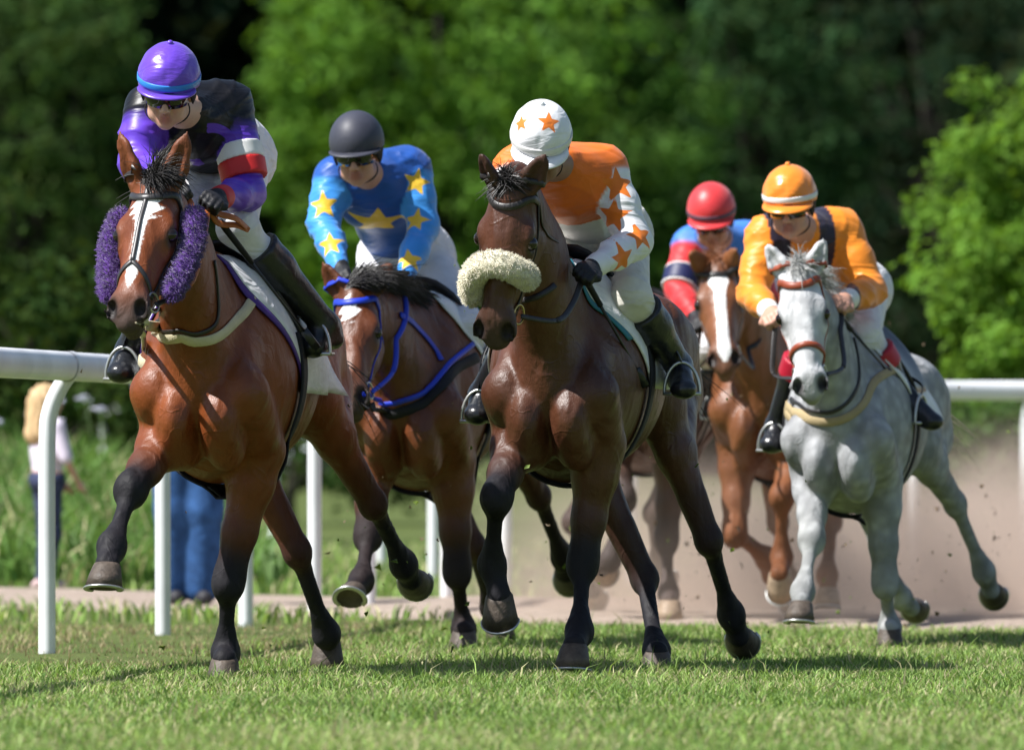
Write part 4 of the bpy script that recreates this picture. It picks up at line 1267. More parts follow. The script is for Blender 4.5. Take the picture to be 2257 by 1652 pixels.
def build_jockey(Q, R):
    fr = R['fr']; F, L = fr.F, fr.L
    J = fr.J
    g = lambda k: J(*Q[k])
    root_p = g('pelvis')
    root = empty('person', Vector((root_p.x, root_p.y, root_p.z)), math.atan2(F.y, F.x))
    tag(root, Q['label'], 'person', 'jockeys riding in the race')
    head = g('head')
    # head frame
    fy = math.radians(Q.get('fyaw', 0)); fp = math.radians(Q.get('fpitch', 20)); frl = math.radians(Q.get('froll', 0))
    tocam = (CAM - head); tocam.z = 0; tocam.normalize()
    fh = Matrix.Rotation(fy, 3, 'Z') @ tocam
    lh = Z.cross(fh)
    Fh = fh * math.cos(fp) - Z * math.sin(fp)
    Uh = Fh.cross(lh)
    rm = Matrix.Rotation(frl, 3, Fh); lh = rm @ lh; Uh = rm @ Uh
    HMx = Matrix((lh, Fh, Uh)).transposed()
    hsz = Q.get('hsz', 1.0)
    def hp(l, f, u): return head + (lh * l + Fh * f + Uh * u) * hsz
    sh = {-1: g('shr'), 1: g('shl')}; el = {-1: g('elr'), 1: g('ell')}; wr = {-1: g('wrr'), 1: g('wrl')}
    hip = {-1: g('hipr'), 1: g('hipl')}; kn = {-1: g('knr'), 1: g('knl')}; an = {-1: g('anr'), 1: g('anl')}; toe = {-1: g('tor'), 1: g('tol')}
    pel = root_p; chest = g('chest'); neck = g('neck')
    HEAD, LIP, REST = 0, 1, 2
    def headprims(B):
        def e(l, f, u, rl, rf, ru, k=.015, col=HEAD, op=1): B.ell(hp(l, f, u), (rl * hsz, rf * hsz, ru * hsz), HMx, k, col, op)
        e(0, -.012, .030, .074, .094, .088)
        e(0, .030, -.050, .056, .062, .072, .03)
        e(0, .074, -.100, .024, .022, .020, .025)
        for s in (-1, 1):
            e(s * .043, .055, -.028, .024, .026, .022, .02)
            e(s * .013, .102, -.044, .009, .011, .008, .005)
            e(s * .009, .110, -.053, .0045, .006, .004, .002, LIP, -1)
            e(s * .026, .088, -.058, .008, .012, .020, .01, HEAD, -1)
            e(s * .040, .030, -.075, .022, .040, .022, .03)
            e(s * .030, .103, .000, .016, .012, .010, .01, HEAD, -1)
            e(s * .075, -.010, -.020, .010, .018, .030, .008)
        B.seg(hp(0, .088, .006), hp(0, .116, -.038), .008 * hsz, .0125 * hsz, .008)
        B.seg(hp(-.038, .078, .020), hp(.038, .078, .020), .013 * hsz, .013 * hsz, .02)
        e(0, .092, -.066, .025, .011, .008, .006, LIP)
        e(0, .089, -.081, .021, .011, .009, .006, LIP)
        B.seg(hp(-.022, .102, -.0725), hp(.022, .102, -.0725), .0040, .0040, .002, None, None, LIP, -1)
        B.seg(hp(0, -.03, -.085), neck, .054 * hsz, .060, .03)
    def torso(B, inf=0.0, c0=0):
        m1 = chest.lerp(pel, .5)
        wv = (sh[1] - sh[-1]).normalized()
        nrm = (pel - neck).cross(wv).normalized()
        B.seg(sh[-1].lerp(sh[1], .20), sh[-1].lerp(sh[1], .80), .085 + inf, .085 + inf, .05, None, None, c0)
        B.seg(chest, m1, .140 + inf, .126 + inf, .05, .72, nrm, c0)
        B.seg(neck.lerp(chest, .6), chest, .10 + inf, .155 + inf, .05, .72, nrm, c0)
        B.seg(neck, neck.lerp(chest, .6), .062 + inf, .10 + inf, .05, None, None, c0)
        B.seg(m1, pel, .130 + inf, .140 + inf, .05, .8, nrm, c0)
        for s in (-1, 1):
            B.ell(sh[s], (.072 + inf,) * 3, None, .05, c0)
    def arm(B, s, inf=0.0, c0=0, upto=1.0, bag=0.0):
        q0 = sh[s].lerp(el[s], Q.get('yoke', .10))
        B.seg(sh[s], q0, .066 + inf + bag * .5, .064 + inf + bag * .6, .03, None, None, 'body' if isinstance(c0, str) else c0)
        B.seg(q0, sh[s].lerp(el[s], .5), .064 + inf + bag * .6, .060 + inf + bag, .03, None, None, c0)
        B.seg(sh[s].lerp(el[s], .5), el[s], .060 + inf + bag, .050 + inf + bag, .03, None, None, c0)
        w = el[s].lerp(wr[s], upto)
        B.seg(el[s], el[s].lerp(wr[s], .45), .049 + inf + bag, .046 + inf + bag * .8, .03, None, None, c0)
        B.seg(el[s].lerp(wr[s], .45), w, .045 + inf + bag * .8, .031 + inf + bag * .2, .03, None, None, c0)
    def hand(B, s, inf=0.0, c0=0):
        d = (wr[s] - el[s]).normalized()
        d = (d * .6 + F * .8 - Z * .1).normalized()
        n = (Z * .85 + L * s * .5); n = (n - d * n.dot(d)).normalized()
        l = d.cross(n) * -s                     # towards the other hand: thumb side
        w = wr[s]
        Mx = Matrix((d, l, n)).transposed()
        B.ell(w + d * .045, (.046 + inf, .040 + inf, .021 + inf), Mx, .02, c0)
        for i, (ln, off) in enumerate(((.036, .030), (.040, .010), (.038, -.010), (.030, -.029))):
            p0 = w + d * (.078 - .004 * abs(i - 1)) + l * off + n * .006
            p1 = p0 + d * ln * .6 - n * ln * .55
            p2 = p1 - d * ln * .55 - n * ln * .55
            p3 = p2 - d * ln * .55 + n * ln * .25
            for a_, b_, r_ in ((p0, p1, .0098), (p1, p2, .0092), (p2, p3, .0085)):
                B.seg(a_, b_, r_ + inf, r_ * .95 + inf, .004, None, None, c0)
        t0 = w + d * .022 + l * .034; t1 = t0 + d * .036 + l * .012 - n * .004; t2 = t1 + d * .026 - l * .016 - n * .012
        B.seg(t0, t1, .012 + inf, .0105 + inf, .006, None, None, c0); B.seg(t1, t2, .0105 + inf, .009 + inf, .004, None, None, c0)
        return w + d * .07 - n * .03
    def leg(B, s, inf=0.0, c0=0, upto=1.0, cs=1.0):
        B.ell(hip[s], (.105 + inf, .105 + inf, .105 + inf), None, .06, c0)
        B.seg(hip[s], kn[s], .098 + inf, .062 + inf, .04, None, None, c0)
        B.ell(kn[s], (.062 + inf,) * 3, None, .03, c0)
        d = kn[s].lerp(an[s], upto)
        cal = kn[s].lerp(an[s], .3)
        B.seg(kn[s], cal, .056 + inf, (.057 + inf) * cs, .03, None, None, c0)
        if upto > .31: B.seg(cal, d, (.057 + inf) * cs, .038 + inf if upto > .9 else (.05 + inf) * cs, .03, None, None, c0)
    def foot(B, s, inf=0.0, c0=0):
        d = (toe[s] - an[s])
        heel = an[s] - Vector((d.x, d.y, d.z * .2)).normalized() * .035 - Z * .055
        B.seg(heel, heel + Z * .03, .034 + inf, .034 + inf, .02, None, None, c0)
        B.seg(heel, toe[s] - d.normalized() * .03, .036 + inf, .034 + inf, .02, .8, Z, c0)
        B.seg(an[s], toe[s].lerp(an[s], .35), .042 + inf, .036 + inf, .03, None, None, c0)
        B.ell(toe[s] - d.normalized() * .03, (.044 + inf, .044 + inf, .030 + inf), None, .02, c0)
    hf = Q.get('h', .0092)
    B = Body(); headprims(B); torso(B, -.012, REST)
    for s in (-1, 1):
        arm(B, s, -.010, REST); hand(B, s, -.001, HEAD); leg(B, s, -.012, REST); foot(B, s, -.010, REST)
    v, f = B.mesh(Q.get('hb', .0068), 1)
    sk = Q.get('skin', (.56, .30, .20))
    lip = (sk[0] * .62, sk[1] * .36, sk[2] * .38)
    col = B.colours(v, {HEAD: sk, LIP: lip, REST: sk}, .006)
    body = add_mesh('body', v, f, M_SKIN, root, attrs={'col': col})
    # jacket
    B = Body()
    torso(B, .007, 'body')
    for s in (-1, 1):
        arm(B, s, .004, 'sleeve_l' if s > 0 else 'sleeve_r', .96, .006)
    if Q.get('hem'): B.seg(chest.lerp(pel, .6), pel.lerp(chest, .1), .155, .160, .04, .8, None, 'body')
    v, f = B.mesh(hf, 1)
    # loose cloth ripples
    q = np.array(v)
    rip = folds(q, .0062, Q['key'])
    nr = vertex_normals(v, f)
    v = v + nr * rip[:, None]
    jb = bvh_of(v, f)
    col = B.colours(v, Q['pal'], .0012)
    if Q.get('paint'): col = Q['paint'](col, v, dict(chest=chest, neck=neck, pel=pel, sh=sh, el=el, wr=wr, jb=jb, F=F, L=L, B=B))
    dev = device_field(v, jb, Q.get('stars', []))
    if Q.get('device'): dev = np.minimum(dev, Q['device'](v, jb))
    add_mesh('jacket', v, f, cloth_material('silks ' + Q['key'], Q.get('jrough', .40) + .12, .30, Q.get('over', (1, 1, 1)), .28, Q.get('sheen', .12), 5), root, attrs={'col': col, 'device': dev})
    for (s, t0, t1, bm, nm) in Q.get('bands', []):
        B = Body(); a_, b_ = sh[s].lerp(el[s], t0), sh[s].lerp(el[s], t1); dd = (b_ - a_).normalized()
        r0 = .080
        B.seg(a_ - dd * .02, b_ + dd * .02, r0 + .004, r0, .01)
        vb, fb = B.mesh(.006, 1, cut=[(a_, -dd), (b_, dd)])
        add_mesh(nm, vb, fb, bm, root)
    # breeches
    B = Body()
    nr_ = (pel - neck).normalized()
    B.seg(pel - nr_ * .04, pel + nr_ * .03, .152, .150, .05)
    for s in (-1, 1): leg(B, s, .004, 0, .40, .86)
    v, f = B.mesh(hf, 1)
    n_ = len(v)
    q = np.array(v); nr = vertex_normals(v, f)
    v = v + nr * folds(q, .0034, 'breeches')[:, None]
    add_mesh('breeches', v, f, M_BREECH, root, attrs={'col': np.tile(np.array(Q.get('breech', (.74, .73, .74)), np.float32), (n_, 1)), 'device': np.ones(n_)})
    # boots
    for s in (-1, 1):
        B = Body()
        top = kn[s].lerp(an[s], Q.get('boot', .22))
        cal = kn[s].lerp(an[s], .42)
        B.seg(top, cal, .079, .069, .01); B.seg(cal, an[s], .068, .044, .03); foot(B, s, .002)
        v, f = B.mesh(hf, 1, cut=[(top, (kn[s] - an[s]).normalized())])
        bo = add_mesh('boot', v, f, Q.get('bootmat', M_BLACK), root)
        dn = (an[s] - kn[s]).normalized()
        if Q.get('boottop'):
            B = Body(); B.seg(top - dn * .01, top + dn * .085, .082, .076, .01)
            v, f = B.mesh(hf, 1, cut=[(top, -dn), (top + dn * .085, dn)])
            add_mesh('boot_top', v, f, Q['boottop'], bo)
        # stirrup iron
        d = (toe[s] - an[s]); d.z = 0; d.normalize()
        c = an[s].lerp(toe[s], .55) - Z * .045
        sdv = Z.cross(d)
        arch = [c + sdv * (math.cos(a) * .062) + Z * (math.sin(a) * .105 + .005) for a in np.linspace(0, math.pi, 15)]
        MB().tube([c + sdv * .062] + arch + [c - sdv * .062], .006, 8).tube([c + sdv * .066, c - sdv * .066], 1, 8, flat=(.045, .012), normals=[Z, Z]).build('stirrup', Q.get('ironmat', M_STEEL), R['root'])
        lt = R['T'](-.10, s * .26, 1.28)
        MB().tube(catmull([arch[7], arch[7].lerp(lt, .5) + L * s * .03, lt], 5), 1, 6, flat=(.022, .005), normals=[L * s] * 11).build('stirrup_leather', M_BLACK, R['root'])
    grips = {}
    for s in (-1, 1):
        B = Body(); grips[s] = hand(B, s, .0025)
        dd = (wr[s] - el[s]).normalized()
        B.seg(wr[s] - dd * .03, wr[s] + dd * .015, .036, .034, .01)
        v, f = B.mesh(.0045, 1)
        if Q.get('bare'):
            add_mesh('hand', v, f, M_SKIN, root, attrs={'col': np.tile(np.array(sk, np.float32), (len(v), 1))})
        else:
            add_mesh('glove', v, f, M_GLOVE, root)
        if Q.get('cuff'):
            B = Body(); c = wr[s]
            B.seg(c - dd * .05, c - dd * .015, .043, .040, .01); v, f = B.mesh(.006, 1)
            add_mesh('cuff', v, f, Q['cuff'], root)
    # helmet
    C0 = (0, -.014, .040)
    rx, ry, rz = Q.get('helm', (.106, .128, .118))
    nseg, nr2 = 96, 40
    V = []; Fc = []
    rings = []
    for i in range(nr2 + 1):
        th = (math.pi * .56) * i / nr2
        ring = []
        for k in range(nseg):
            a = 2 * math.pi * k / nseg
            pan = 1 - .012 * max(0, math.cos(6 * a) - .82) / .18 * math.sin(min(th, math.pi / 2)) if Q.get('seams', True) else 1
            lo = rz * math.cos(th)
            x = rx * math.sin(th) * math.sin(a) * pan; y = ry * math.sin(th) * math.cos(a) * pan
            wob = .0018 * math.sin(7 * a + 9 * th) * math.sin(th) if Q.get('seams', True) else 0
            ring.append(hp(C0[0] + x * (1 + wob * 8), C0[1] + y * (1 + wob * 8), C0[2] + lo))
        rings.append(ring)
    inner = [hp(0, C0[1], C0[2]) + (p - hp(0, C0[1], C0[2])) * .93 for p in rings[-1]]
    rings.append(inner)
    V = [p for r in rings for p in r]
    for i in range(len(rings) - 1):
        for k in range(nseg):
            k2 = (k + 1) % nseg
            Fc.append((i * nseg + k, (i + 1) * nseg + k, (i + 1) * nseg + k2, i * nseg + k2))
    Fc.append(tuple((len(rings) - 1) * nseg + k for k in range(nseg)))
    vv = np.array([tuple(p) for p in V])
    hb_ = bvh_of(vv, Fc)
    dev = device_field(vv, hb_, Q.get('hstars', []))
    ho = add_mesh('helmet', vv, Fc, Q['hmat'], root, attrs={'col': np.tile(np.array(Q['hcol'], np.float32), (len(vv), 1)), 'device': dev})
    def hring(th, off, a0=0, a1=2 * math.pi, n=40, drop=0.0):
        return [hp(C0[0] + (rx + off) * math.sin(th) * math.sin(a), C0[1] + (ry + off) * math.sin(th) * math.cos(a), C0[2] + rz * math.cos(th) - drop * max(0, math.cos(a))) for a in np.linspace(a0, a1, n, endpoint=(a1 - a0) < 6.2)]
    if Q.get('hband'):
        bp = hring(math.pi * .50, .0008)
        cc = hp(*C0)
        MB().tube(bp, 1, 6, closed=True, flat=(.022, .0035), normals=[(p - cc).normalized() for p in bp]).build('helmet_band', Q['hband'], ho)
    # black harness skirt over the ears and nape
    sk_v = []; nsk = 33; 
    for (u_, o_) in ((.030, -.004), (.0, -.006), (-.030, -.012), (-.052, -.020)):
        for k in range(nsk):
            a = .95 + (2 * math.pi - 1.9) * k / (nsk - 1)
            edge = min(k, nsk - 1 - k) / 4
            uu = u_ if edge >= 1 else .03 + (u_ - .03) * (.25 + .75 * edge)
            sk_v.append(hp((rx + o_) * math.sin(a), C0[1] + (ry + o_) * math.cos(a), uu))
    sk_f = [(i * nsk + k, (i + 1) * nsk + k, (i + 1) * nsk + k + 1, i * nsk + k + 1) for i in range(3) for k in range(nsk - 1)]
    cen_ = hp(0, C0[1], 0); m_ = len(sk_v)
    sk_i = [cen_ + (p - cen_) * .95 for p in sk_v]
    sk_f += [tuple(m_ + q for q in f_[::-1]) for f_ in sk_f]
    sk_f += [(3 * nsk + k + 1, 3 * nsk + k, m_ + 3 * nsk + k, m_ + 3 * nsk + k + 1) for k in range(nsk - 1)]
    add_mesh('helmet_skirt', [tuple(p) for p in sk_v + sk_i], sk_f, M_BLACK_MAT, ho)
    # peak
    pk = MB(); n = 17; top = []; 
    pv = []
    for ring_i, (off, dn) in enumerate(((-.004, .0), (.022, .016), (.040, .026))):
        for k in range(n):
            a = -1.15 + 2.3 * k / (n - 1)
            fall = math.cos(a / 1.15 * math.pi / 2) ** .6
            o = off * fall if ring_i else off
            pv.append(hp((rx + o) * .985 * math.sin(a), C0[1] + (ry + o) * math.cos(a) * .985, C0[2] - .018 - dn * fall * Q.get('peakdrop', 1.0)))
    pv2 = [p - Uh * .005 for p in pv]
    fcs = []
    for i in range(2):
        for k in range(n - 1):
            a = i * n + k
            fcs.append((a, a + 1, a + n + 1, a + n)); fcs.append((3 * n + a, 3 * n + a + n, 3 * n + a + n + 1, 3 * n + a + 1))
    for k in range(n - 1):
        a = 2 * n + k; fcs.append((a, a + 1, 3 * n + a + 1, 3 * n + a))
        fcs.append((k + 1, k, 3 * n + k, 3 * n + k + 1))
    add_mesh('peak', [tuple(p) for p in pv + pv2], fcs, Q.get('peakmat', Q['hmat']), ho, attrs={'col': np.tile(np.array(Q.get('peakcol', Q['hcol']), np.float32), (len(pv) * 2, 1)), 'device': np.ones(len(pv) * 2)})
    if Q.get('button', True):
        MB().ball(hp(C0[0], C0[1], C0[2] + rz + .001), .011, 10, 6).build('button', Q['hmat'], ho, attrs={'col': np.tile(np.array(Q['hcol'], np.float32), (70, 1)), 'device': np.ones(70)})
    # goggles
    gm = MB(); nn = 21
    rows = []
    for uo, sc in ((.022, .97), (.010, 1.0), (-.018, 1.0), (-.037, .96)):
        row = []
        for k in range(nn):
            a = -1.12 + 2.24 * k / (nn - 1)
            nose = .010 * math.exp(-(a / .14) ** 2) if uo < -.01 else 0
            row.append(hp(.079 * math.sin(a) * sc, .020 + .095 * math.cos(a) * sc, uo + nose + Q.get('gup', .003)))
        rows.append(row)
    gv = [p for r in rows for p in r]; gf = []
    for i in range(3):
        for k in range(nn - 1):
            gf.append((i * nn + k, (i + 1) * nn + k, (i + 1) * nn + k + 1, i * nn + k + 1))
    cen = hp(0, .02, 0)
    gi = [cen + (p - cen) * .94 for p in gv]
    nG = len(gv)
    for i in range(3):
        for k in range(nn - 1):
            gf.append((nG + i * nn + k, nG + i * nn + k + 1, nG + (i + 1) * nn + k + 1, nG + (i + 1) * nn + k))
    for k in range(nn - 1):
        gf.append((k, k + 1, nG + k + 1, nG + k)); a = 3 * nn + k; gf.append((a + 1, a, nG + a, nG + a + 1))
    go = add_mesh('goggles', [tuple(p) for p in gv + gi], gf, M_LENS, root)
    st = [hp(.083 * math.sin(a), .012 + .100 * math.cos(a), .004 + Q.get('gup', .003)) for a in np.linspace(-1.95, -1.05, 7)]
    st2 = [hp(.083 * math.sin(a), .012 + .100 * math.cos(a), .004 + Q.get('gup', .003)) for a in np.linspace(1.05, 1.95, 7)]
    for s_ in (st, st2):
        MB().tube(s_, 1, 6, flat=(.026, .004), normals=[(p - cen).normalized() for p in s_]).build('goggle_strap', M_BLACK_MAT, go)
    # chin strap
    cs = [hp(.076 * math.sin(a), .012 + .030 * math.cos(a) * .8, -.005 - .112 * (math.cos(a) * .5 + .5) ** .8) for a in np.linspace(-2.0, 2.0, 19)]
    MB().tube(cs, 1, 6, flat=(.014, .004), normals=[(p - hp(0, 0, -.05)).normalized() for p in cs]).build('chin_strap', M_BLACK_MAT, ho)
    return dict(root=root, grips=grips, jb=jb, sh=sh, el=el, wr=wr, an=an, kn=kn, toe=toe, hp=hp)


def vertex_normals(v, f):
    v = np.asarray(v); n = np.zeros_like(v)
    fn = np.cross(v[f[:, 2]] - v[f[:, 0]], v[f[:, 3]] - v[f[:, 1]])
    for i in range(4): np.add.at(n, f[:, i], fn)
    return n / (np.linalg.norm(n, axis=1, keepdims=True) + 1e-9)

def cast_px(bvh, u, v):
    h = bvh.ray_cast(CAM, ray(u, v))
    return h


def paint_vest1(col, v, K):
    return col


def horseshoe1(v, jb):
    h = jb.ray_cast(CAM, ray(470, 330))
    if h[0] is None: return np.ones(len(v))
    c = h[0]; q = v - np.array(c)
    x, z, dpt = q[:, 0], q[:, 2], q[:, 1]
    rr = np.hypot(x, z); d = np.abs(rr - .072) - .016
    d = np.where((x < -.02) & (z > -.03), .05, d)
    return np.where(np.abs(dpt) < .15, d, 1.0)


PURPLE = (.115, .045, .50); BLK = (.007, .007, .009)
BLUE = (.045, .27, .72); DBLUE = (.012, .075, .33); YEL = (.80, .50, .04)
WHITE = (.78, .78, .80); ORANGE = (.80, .165, .012); ORANGE2 = (.85, .26, .02); RED = (.62, .03, .035); SKYB = (.05, .20, .62)


def paint3(col, v, K):
    # orange body, white lower front
    ax_ = np.array((K['pel'] - K['neck']).normalized()); t = (v - np.array(K['neck'])) @ ax_
    front = ((v - np.array(K['chest'])) @ np.array(K['F'])) > -.02
    body = (np.abs(col - np.array(ORANGE)).sum(1) < .25)
    m = body & (t > .30)
    col = col.copy(); col[m] = WHITE
    return col


def paint5(col, v, K):
    # dark braces: two bands from the shoulders down the chest
    w = np.array((K['sh'][1] - K['sh'][-1]).normalized()); c = np.array(K['neck'])
    x = (v - c) @ w
    ax_ = np.array((K['pel'] - K['neck']).normalized()); t = (v - c) @ ax_
    xs = np.abs(x) + .10 * np.clip(t, 0, .4)
    body = np.abs(col - np.array(ORANGE2)).sum(1) < .2
    ua = np.minimum(np.abs(x), 1)
    m = (xs > .055) & (xs < .135) & (ua < .155) & (t < .40)
    col = col.copy(); col[m] = (.020, .016, .035)
    return col


def paint2(col, v, K): return col


M_CAP1 = cloth_material('purple satin cap', .30, .5, wr=.12, sheen=.1, scale=11)
M_CAP2 = cloth_material('dark grey cap', .5, .35, wr=.03, sheen=.0, scale=9)
M_CAP3 = cloth_material('white cap with orange stars', .34, .45, over=(.80, .20, .02), wr=.12, scale=10)
M_CAP4 = cloth_material('red cap', .42, .4, wr=.06, scale=9)
M_CAP5 = cloth_material('orange cap', .30, .5, wr=.10, scale=9)
M_BAND1 = principled('light blue band', (.03, .22, .62), .4, .4)
M_BAND4 = principled('dark band', (.10, .05, .08), .5, .4)
M_BAND5 = principled('white band', (.75, .74, .72), .5, .4)
M_NAVY = principled('navy armband', (.012, .016, .07), .5, .4)
M_BOOTRED = principled('dark red boot top', (.40, .010, .030), .45, .4)
M_WHITECUFF = principled('white cuff', (.78, .77, .76), .6, .3)
JOCKEYS = {}
JOCKEYS['h1'] = dict(key='h1', label='jockey in black vest with purple sleeves and shiny purple helmet, riding the leading horse',
    head=(371, 196, .46), neck=(412, 245, .24), chest=(428, 285, .10), pelvis=(498, 332, -.42), fyaw=-6, fpitch=22, froll=-4,
    shr=(326, 240, .20), shl=(506, 234, .06), elr=(302, 362, .30), ell=(546, 425, .12), wrr=(392, 418, .62), wrl=(480, 436, .42),
    hipr=(448, 352, -.42), hipl=(534, 352, -.45), knr=(402, 510, .06), knl=(524, 500, .10), anr=(283, 775, -.16), anl=(718, 716, -.18),
    tor=(262, 832, -.02), tol=(680, 780, -.10),
    pal={'body': BLK, 'sleeve_l': PURPLE, 'sleeve_r': PURPLE}, over=(.10, .03, .42), device=horseshoe1, yoke=.30, bands=[(1, .46, .64, M_BAND5, 'armband'), (1, .64, .84, M_REDBAND, 'armband')],
    hcol=(.13, .05, .52), hmat=M_CAP1, hband=M_BAND1, peakdrop=.2, cuff=M_REDBAND, jrough=.27, sheen=0,
    skin=(.60, .36, .27))
JOCKEYS['h2'] = dict(key='h2', label='jockey in blue silks with yellow stars and a plain dark helmet',
    head=(787, 335, .40), neck=(815, 385, .20), chest=(835, 430, .08), pelvis=(895, 545, -.36), fyaw=-8, fpitch=14, froll=3,
    shr=(738, 392, .18), shl=(905, 372, .06), elr=(712, 490, .26), ell=(934, 500, .12), wrr=(752, 596, .48), wrl=(888, 622, .40),
    hipr=(850, 570, -.36), hipl=(940, 565, -.40), knr=(790, 720, .06), knl=(1030, 720, .02), anr=(740, 860, -.14), anl=(1075, 905, -.22),
    tor=(735, 905, -.02), tol=(1066, 945, -.06),
    pal={'body': DBLUE, 'sleeve_l': BLUE, 'sleeve_r': BLUE}, over=YEL, paint=paint2, jrough=.30,
    stars=[(713, 452, .064, .1, 1, 1), (728, 538, .058, .2, 1, 1), (740, 612, .05, 0, 1, 1), (918, 402, .060, -.2, 1, 1), (917, 486, .058, -.1, 1, 1), (902, 572, .062, .1, 1, 1), (832, 492, .115, .06, 1.12, .80)],
    hcol=(.045, .047, .065), hmat=M_CAP2, seams=False, button=False, peakdrop=.3, breech=(.66, .65, .67), bootmat=M_BLACK, skin=(.50, .27, .19))
JOCKEYS['h3'] = dict(key='h3', hb=.009, yoke=.01, label='jockey in orange and white silks and a white helmet printed with orange stars',
    head=(1192, 322, .44), neck=(1235, 365, .22), chest=(1262, 405, .08), pelvis=(1325, 500, -.40), fyaw=-4, fpitch=32, froll=-3,
    shr=(1140, 372, .24), shl=(1332, 372, .04), elr=(1120, 500, .36), ell=(1398, 535, .10), wrr=(1180, 590, .52), wrl=(1305, 590, .40),
    hipr=(1280, 520, -.40), hipl=(1368, 520, -.42), knr=(1180, 670, .08), knl=(1392, 655, .08), anr=(1062, 870, -.14), anl=(1497, 806, -.20),
    tor=(1050, 925, -.02), tol=(1508, 866, -.02),
    pal={'body': ORANGE, 'sleeve_l': WHITE, 'sleeve_r': WHITE}, over=(.80, .19, .015), paint=paint3, jrough=.38, cuff=M_WHITECUFF,
    stars=[(1362, 408, .070, .1, 1, 1), (1352, 475, .066, -.1, 1, 1), (1410, 520, .06, .3, 1, 1), (1372, 570, .062, .2, 1, 1), (1100, 440, .05, 0, 1, 1)],
    hstars=[(1148, 272, .034, .2, 1, 1), (1210, 270, .044, -.1, 1, 1), (1254, 262, .038, .1, 1, 1)],
    hcol=(.80, .80, .82), hmat=M_CAP3, hband=M_BAND5, breech=(.66, .63, .56), skin=(.30, .17, .12), boot=.18)
JOCKEYS['h4'] = dict(key='h4', hb=.009, label='jockey in blue and red silks and a plain red helmet behind the orange rider',
    head=(1569, 482, .42), neck=(1585, 525, .22), chest=(1595, 560, .08), pelvis=(1635, 640, -.36), fyaw=-4, fpitch=22, froll=3,
    shr=(1522, 540, .18), shl=(1655, 530, .06), elr=(1496, 640, .32), ell=(1680, 650, .14), wrr=(1535, 700, .50), wrl=(1650, 700, .46),
    hipr=(1600, 660, -.36), hipl=(1672, 655, -.38), knr=(1560, 770, .06), knl=(1720, 770, .06), anr=(1578, 880, -.14), anl=(1790, 880, -.20),
    tor=(1575, 915, -.02), tol=(1790, 920, -.04),
    pal={'body': SKYB, 'sleeve_l': RED, 'sleeve_r': RED}, bands=[(-1, .62, .92, M_NAVY, 'armband'), (-1, .58, .62, M_BAND5, 'armband_trim'), (-1, .92, .96, M_BAND5, 'armband_trim')], hcol=(.62, .035, .04), hmat=M_CAP4, hband=M_BAND4, peakdrop=.5, seams=False, button=False, skin=(.50, .25, .18), h=.011, peakmat=None)
JOCKEYS['h4'].pop('peakmat')
JOCKEYS['h5'] = dict(key='h5', label='jockey in orange silks with dark braces and an orange helmet, riding the grey horse',
    head=(1741, 452, .44), neck=(1768, 505, .22), chest=(1785, 545, .08), pelvis=(1860, 632, -.38), fyaw=-8, fpitch=13, froll=2,
    shr=(1688, 520, .20), shl=(1855, 505, .06), elr=(1660, 650, .34), ell=(1920, 640, .12), wrr=(1700, 690, .56), wrl=(1862, 662, .44),
    hipr=(1830, 650, -.38), hipl=(1905, 640, -.42), knr=(1790, 740, .04), knl=(1905, 740, .10), anr=(1712, 940, -.12), anl=(1988, 866, -.04),
    tor=(1698, 990, -.02), tol=(2066, 940, .0),
    pal={'body': ORANGE2, 'sleeve_l': ORANGE2, 'sleeve_r': ORANGE2}, paint=paint5, jrough=.32, cuff=M_WHITECUFF, bare=True,
    hcol=(.85, .25, .02), hmat=M_CAP5, hband=M_BAND5, peakdrop=.9, boottop=M_BOOTRED, boot=.26, skin=(.52, .28, .20))

# ------------------------------------------------------------------ tack, manes, tails
M_STRAP = principled('dark leather strap', (0.022, 0.019, 0.018), .42, .5, vary=.2, bump=.2, bscale=120)
M_BROWNSTRAP = principled('tan leather', (0.30, 0.085, 0.02), .45, .45, vary=.2)
M_BLUESTRAP = principled('blue strap', (0.012, 0.04, 0.50), .45, .45, vary=.15)
M_CREAM = principled('cream webbing', (0.60, 0.53, 0.36), .75, .3, vary=.15, bump=.4, bscale=200)
M_TAN = principled('tan webbing', (0.40, 0.31, 0.17), .75, .3, vary=.15, bump=.4, bscale=200)
M_BRASS = principled('brass fitting', (0.55, 0.42, 0.18), .3, .5, metal=.9)
M_SADDLE = principled('black saddle leather', (0.016, 0.014, 0.015), .34, .5, vary=.2, bump=.2, bscale=60)
M_HAIR = principled('black hair', (0.012, 0.010, 0.010), .5, .5, vary=.3)
M_HAIR_BR = principled('chestnut hair', (0.22, 0.075, 0.025), .5, .4, vary=.3)
M_HAIR_GR = principled('grey hair', (0.45, 0.45, 0.44), .5, .4, vary=.3)
M_HAIR_PALE = principled('sandy hair', (0.42, 0.34, 0.28), .5, .4, vary=.3)


def cloth_white(name, col):
    return cloth_material(name, .65, .25, over=(.015, .015, .02), wr=.25, sheen=.05, scale=8)


